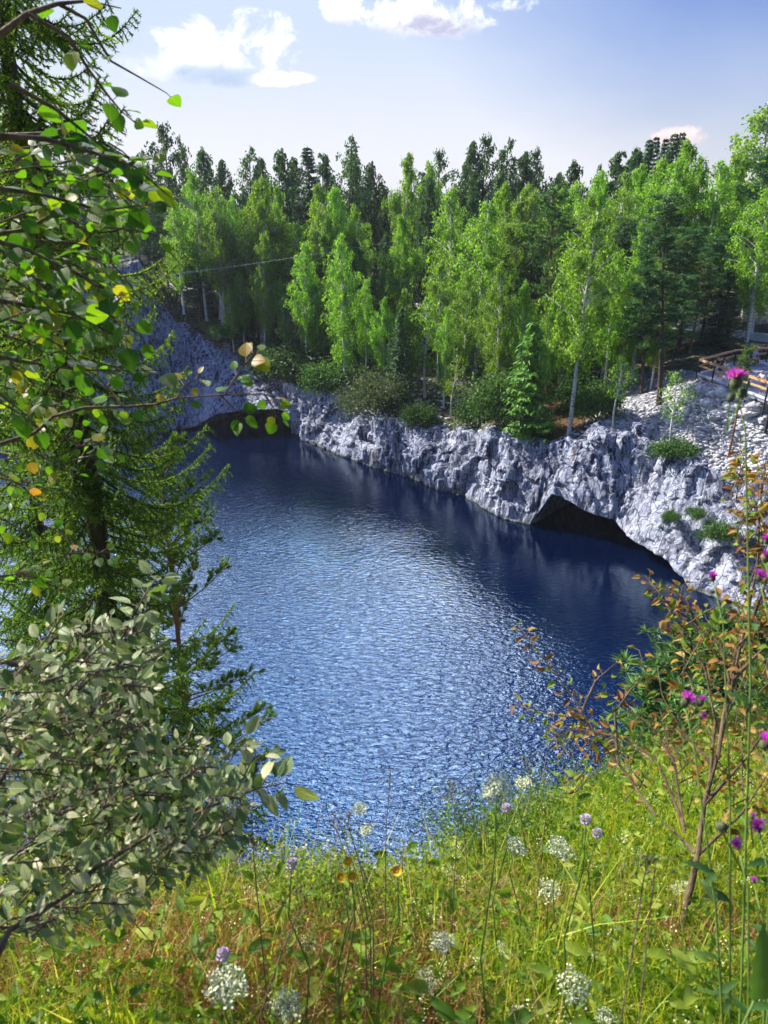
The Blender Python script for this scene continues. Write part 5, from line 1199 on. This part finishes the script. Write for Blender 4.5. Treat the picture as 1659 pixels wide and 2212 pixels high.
def plant_at(name, U, V, r_, label, cat, group, stem=STEM, mat=None):
    r0_ = r_; r_ = min(r_, ghit(U, V) - .34); q = ps(U, V, r_); g_ = gdrop(q.x, q.y); h_ = max(.12, q.z - g_.z); e_ = tag(empty(name, g_), label, cat, group)
    s_ = obj('stem', stem, e_, (0, 0, 0), (0, 0, rf.uniform(0, 6)), (1, 1, h_)); e_['_k'] = r_ / r0_; return e_, Vector((0, 0, h_))
UMB = [(1072, 1702, 88, 'widest white umbel against the lake above the dark rim shrub'), (1130, 1688, 46, 'small white umbel at the upper right of the widest one'), (490, 2125, 96, 'large white umbel at the lower left of the meadow'), (283, 1935, 56, 'white umbel in the shade under the willow'), (1212, 1832, 66, 'white umbel standing left of the pink scabious on the rim'), (1115, 1826, 60, 'creamy umbel just below the dark rim shrub'), (1090, 1905, 38, 'small creamy umbel under the creamy one by the rim shrub'), (1130, 2008, 44, 'white umbel among tall grass right of the arching blade'), (955, 2032, 62, 'white umbel in the middle of the meadow, level with the arching blade'),
 (1088, 2050, 50, 'umbel right of and below the central white umbel'), (1185, 1922, 52, 'umbel in mid meadow under the rim umbels'), (970, 1888, 44, 'greenish umbel in front of the lake bottom edge'), (778, 1745, 40, 'pale green umbel seen against the blue water, upper of two'), (790, 1790, 40, 'pale green umbel seen against the blue water, lower of two'), (700, 1945, 34, 'small umbel below the dry stalks'), (765, 1855, 32, 'small umbel right of the yellow flowers'), (650, 1838, 32, 'small umbel above the pale purple flower'), (925, 2118, 58, 'umbel low in the middle of the meadow'), (1240, 2130, 70, 'umbel low at the centre right of the picture'), (1310, 2195, 52, 'umbel touching the bottom edge right of centre'), (668, 2045, 52, 'cream umbel over the brown grass patch'), (1275, 2060, 34, 'small round cream umbel left of the tall straw stems'), (425, 2035, 36, 'small umbel at the lower edge of the red brown grass'), (1470, 1915, 42, 'umbel near the base of the withered shrub'), (1380, 1850, 36, 'umbel below the low branch of the withered shrub'), (620, 2170, 66, 'cream umbel at the bottom left of centre'), (1120, 2190, 40, 'umbel at the very bottom centre'), (345, 2010, 30, 'tiny umbel left in the shaded grass')]
for i, (U, V, w, lb_) in enumerate(UMB):
    e_, top = plant_at('umbel_flower', U, V, FP * .092 / w, lb_, 'white umbel', 'white umbels in the meadow')
    tl = (rf.uniform(-.3, .3) + .25, rf.uniform(-.3, .3), rf.uniform(0, 6)); 
    s_ = rf.uniform(.85, 1.0) * e_['_k']
    a = obj('flower_head', UM[i % 3][1], e_, top, tl, (s_,) * 3); obj('rays', UM[i % 3][0], a)
# --- thistles
def thistle_meshes(seed):
    r = np.random.default_rng(seed); b = MB(); V = []; n = 150
    d = unit(r.normal(size=(n, 3)) * [.55, .55, .2] + [0, 0, 1.0]); sz = r.uniform(.016, .022, n); P = np.tile([[0, 0, .012]], (n, 1)) + d * .004
    V, F = scatter(NEED, NF, P, d, rvec(n, r), np.stack([sz * .20, sz, sz], 1)); petals = npmesh('petals', V, F, M_PURPLE)
    import bmesh; bm = bmesh.new(); bmesh.ops.create_uvsphere(bm, u_segments=12, v_segments=8, radius=.0105)
    for v in bm.verts: v.co.z = v.co.z * 1.25 + .004
    me0 = bpy.data.meshes.new('x'); bm.to_mesh(me0); bm.free(); co = np.array([v.co[:] for v in me0.vertices]); Fc = [tuple(p.vertices) for p in me0.polygons]
    mb_ = MB(); mb_.add(co, Fc)
    for k in range(90):
        dd_ = unit(r.normal(size=3)); p = dd_ * .010; mb_.tube([p + [0, 0, .004], p * 1.45 + [0, 0, .006]], [.0008, .0001], 3)
    return petals, mb_.mesh('bud', M_BUD, True)
TH = [thistle_meshes(i) for i in range(2)]
TL = leaf_tpl(.30, .2, .3, 9, .05)
def thistle(U, V, r_, s_, label, bloom=True, tilt=(0, 0), extra=(), leaf=True, foot=None):
    s_ *= .62
    q = ps(U, V, r_); fu = foot or (U + 190 + rf.uniform(-30, 60)); ft = ps(max(fu, 1760), 2150, 1.5); g_ = gdrop(ft.x, ft.y); e_ = tag(empty('thistle', g_), label, 'thistle', 'purple thistles by the right edge'); top = q - g_
    M_ = MB(); m1 = ps(U + 22, V + 95, r_) - g_; m2 = (m1 * .45) + Vector((0, 0, .06)); m2.x = m1.x * .55 + .0
    M_.tube([Vector((0, 0, 0)), Vector((m1.x * .25, m1.y * .3, m1.z * .35)), Vector((m1.x * .62, m1.y * .65, m1.z * .72)), m1, top], [.0026, .0022, .0018, .0014, .0012], 6); M_.build('stem', M_STEM, e_, True)
    def head(p, s2, bl, tl, tp=1.0):
        b_ = obj('bud', TH[0][1], e_, p, (tl[0], tl[1], rf.uniform(0, 6)), (s2,) * 3)
        if bl: obj('petals', TH[rf.randrange(2)][0], b_, (0, 0, 0), (0, 0, 0), (tp, tp, 1))
    head(top, s_ * .9, bloom, tilt, 1.35)
    M_ = MB(); k = False
    for (dx, dz, s2, bl) in extra:
        s2 *= .7; p = top + Vector((dx, rf.uniform(-.01, .01), dz)); M_.tube([top + Vector((0, 0, dz - .05 - abs(dx))), p - Vector((0, 0, .005))], .0015, 4); head(p, s2, bl, (rf.uniform(-.5, .5), dx * 14), .7); k = True
    if k: M_.build('side_stems', M_STEM, e_)
    if leaf:
        Pl = []; 
        Lq = Leaves()
        for j in range(5):
            z = rf.uniform(.15, .8); a = rf.uniform(0, 6.28); Lq.add((m1.x * z * .85, m1.y * z * .9, m1.z * z), (math.cos(a), math.sin(a), .5), (0, 0, 1), rf.uniform(.03, .06))
        Lq.build('leaves', TL, M_BUSH, e_)
    return e_
thistle(1588, 832, 1.45, 1.55, 'big magenta thistle head with buds in front of the viewing platform', True, (.2, -.3), ((-.006, -.024, .9, False), (.018, -.018, 1.0, False)))
thistle(1478, 1520, 1.45, 1.25, 'thistle with a round magenta head over the dark water by the pines', True, (.1, -.5), ((.022, .006, .8, True), (.035, -.03, .7, True)))
thistle(1540, 1252, 1.75, .95, 'small magenta thistle head in front of the rock above the pines', True, (.2, 0))
thistle(1640, 1250, 1.55, 1.0, 'thistle head just right of the small one before the rock', True, (.2, .1))
thistle(1652, 1210, 1.6, 1.05, 'thistle head half way up the right picture edge, lower of two', True, (.2, .3))
thistle(1657, 1170, 1.7, .9, 'thistle head half way up the right picture edge, upper of two', True, (.1, .2))
thistle(1650, 1612, 1.35, 1.2, 'bright thistle head at the right edge amid orange leaves', True, (.3, .3))
thistle(1638, 1790, 1.4, 1.1, 'thistle at the lower right with a dark bud on its left', True, (.2, .4), ((-.055, -.002, 1.1, False), (-.02, .03, .5, True)))
thistle(1594, 1828, 1.4, .8, 'closed thistle bud with a crimson tip at the lower right', True, (.5, 0), ())
thistle(1628, 1905, 1.6, .5, 'tiny thistle bud low beside the thick stem', True, (.2, 0))
# broad thistle leaf, bottom right corner
e_, top = plant_at('broad_leaf_plant', 1630, 2160, 1.3, 'big dark green jagged leaf in the bottom right corner', 'plant', None, STEMB)
Lq = Leaves(); Lq.add(top, (.1, .1, 1.0), (0, -1, .2), .11); Lq.add(top * .6, (-.8, .2, .6), (0, -.6, .8), .13); Lq.add(top * .5, (.8, .1, .5), (0, -.6, .8), .13); Lq.build('leaves', TL, M_BUSH, e_)
# --- small flowers
def disc_flower(seed, mat, n=16, r_=.012, up=.2, cen=True):
    r = np.random.default_rng(seed); a = np.linspace(0, 6.28, n, endpoint=False); A_ = np.stack([np.cos(a), np.sin(a), np.full(n, up)], 1); V, F = scatter(DIA, QF, np.zeros((n, 3)), A_, np.tile([[0, 0, 1.]], (n, 1)), np.stack([np.full(n, r_ * .45), np.full(n, r_), np.full(n, r_)], 1))
    m2 = MB(); m2.add(V, [tuple(f) for f in F]); m2.tube([(0, 0, -.004), (0, 0, .002), (0, 0, .005)], [.001, .005, .003], 8); return m2.mesh('petals', mat)
YF = disc_flower(1, M_YEL, 14, .013, .9); _r = np.random.default_rng(4); _d = unit(_r.normal(size=(150, 3)) * [1, 1, .4] + [0, 0, .6]); _v, _f = scatter(DIA, QF, _d * .006, _d, rvec(150, _r), _r.uniform(.004, .007, 150)); PF = npmesh('petals', _v, _f, M_PINK)
for U, V, lb_ in ((752, 1862, 'orange yellow flower, highest of the group by the dry stalks'), (737, 1896, 'orange yellow flower touching the dry stalks'), (761, 1894, 'orange yellow flower right of the dry stalks, brightest of them'), (857, 1882, 'single small yellow flower further right over the water edge')):
    e_, top = plant_at('yellow_flower', U, V, 2.0, lb_, 'yellow flower', 'yellow flowers by the dry stalks'); obj('petals', YF, e_, top, (.6, 0, 0), (1.4,) * 3)
for U, V, r_, lb_ in ((630, 1866, 1.9, 'lilac flower head over the pale herb clump'), (1265, 1770, 2.0, 'lilac scabious on a thin stem over the rim at centre right'), (1093, 1745, 2.3, 'faded pink flower in front of the rim shrub'), (482, 2062, 1.7, 'lilac flower low in the brown grass'), (1290, 1800, 2.2, 'small pink bud right below the lilac scabious')):
    e_, top = plant_at('lilac_flower', U, V, r_, lb_, 'lilac flower', 'lilac flowers in the meadow'); obj('petals', PF, e_, top, (.7, 0, 0), (1.2,) * 3)
# dry branching stalks
def stalk(px, r_, label, heads=6, mat=None, w=.0015):
    r_ = min(r_, ghit(*px[0]) - .1); base = ps(*px[0], r_); gb = gdrop(base.x, base.y); e_ = tag(empty('dry_stalk', gb), label, 'dry stalk', 'dry stalks on the rim'); M_ = MB(); c = [p - gb for p in pl(px, r_)]; M_.tube([Vector((0, 0, 0))] + c, [w * 1.5] + [w] * (len(c) - 1) + [w * .5], 5); M_.build('stem', mat or M_TWIGR, e_, True); H_ = MB(); top = c[-1]
    for k in range(heads):
        f = .55 + .45 * (k + 1) / heads; p = interp_curve(c, min(f, .999)); q = p + Vector((rf.uniform(-.03, .03), rf.uniform(-.02, .02), rf.uniform(.01, .04))); H_.tube([p, q], .0008, 3); H_.tube([q, q + Vector((0, 0, .004)), q + Vector((0, 0, .008))], [.001, .0035, .0015], 6)
    H_.build('seed_heads', M_TWIG, e_)
for px, r_, lb_ in (([(790, 2010), (765, 1900), (730, 1800), (712, 1768)], 2.2, 'tall beige dry stalk leaning left in front of the lake, left of three'), ([(800, 2010), (770, 1890), (738, 1790), (726, 1765)], 2.2, 'tall beige dry stalk leaning left in front of the lake, middle of three'), ([(806, 2000), (780, 1880), (755, 1790), (744, 1775)], 2.25, 'tall beige dry stalk leaning left in front of the lake, right of three'),
    ([(548, 1850), (543, 1760), (550, 1690), (556, 1652)], 2.1, 'dark thin stalk with faded seed heads left, before the blue water'), ([(833, 1830), (835, 1770), (842, 1700), (845, 1660)], 2.4, 'brown stalk against the rippled water in the centre'), ([(985, 1830), (990, 1780), (975, 1720), (970, 1700)], 2.5, 'rusty dry stalk left of the dark rim shrub'), ([(1180, 1760), (1160, 1720), (1140, 1660), (1135, 1640)], 2.6, 'stalk with pinkish seed heads above the widest umbel'), ([(1010, 1880), (1003, 1800), (1012, 1745), (1010, 1720)], 2.6, 'second rusty stalk beside the dark rim shrub'),
    ([(1340, 2212), (1375, 2000), (1390, 1900), (1398, 1870)], 1.7, 'long straw coloured stalk in the lower right meadow, left one'), ([(1380, 2212), (1400, 2010), (1412, 1900), (1418, 1860)], 1.7, 'long straw coloured stalk in the lower right meadow, right one'), ([(560, 2200), (600, 2080), (640, 1980), (660, 1930)], 1.6, 'reddish stalk leaning right over the brown grass')):
    stalk(px, r_, lb_)
# flat grey rocks showing through the meadow
for U, V, s_, lb_ in ((1395, 1915, .20, 'flat grey rock half buried in the meadow near the withered shrub'), (1320, 1715, .16, 'pale rock on the rim under the withered shrub twigs'), (800, 2000, .09, 'small dark rock under the dry stalks')):
    d = ghit(U, V); q = ps(U, V, min(d, 6)); boulder(q, s_, lb_)

for o_ in scene.objects:
    if '_k' in o_: del o_['_k']

# ------------------------------------------------------------ air
hz = MB(); x0, x1, y0, y1, z0, z1 = -420, 420, -12, 420, -4, 45
hz.add(np.array([(x, y, z) for x in (x0, x1) for y in (y0, y1) for z in (z0, z1)]), [(0, 1, 3, 2), (4, 6, 7, 5), (0, 4, 5, 1), (2, 3, 7, 6), (0, 2, 6, 4), (1, 5, 7, 3)])
hm, ht, ho = newmat('haze'); pv = ht.n('ShaderNodeVolumePrincipled'); pv.inputs['Color'].default_value = (.80, .88, 1, 1); pv.inputs['Density'].default_value = .00020; pv.inputs['Anisotropy'].default_value = .3
ht.l(pv.outputs[0], ho.inputs['Volume']); tag(hz.build('haze', hm), 'thin bluish summer haze over the lake and forest', 'haze', kind='stuff')
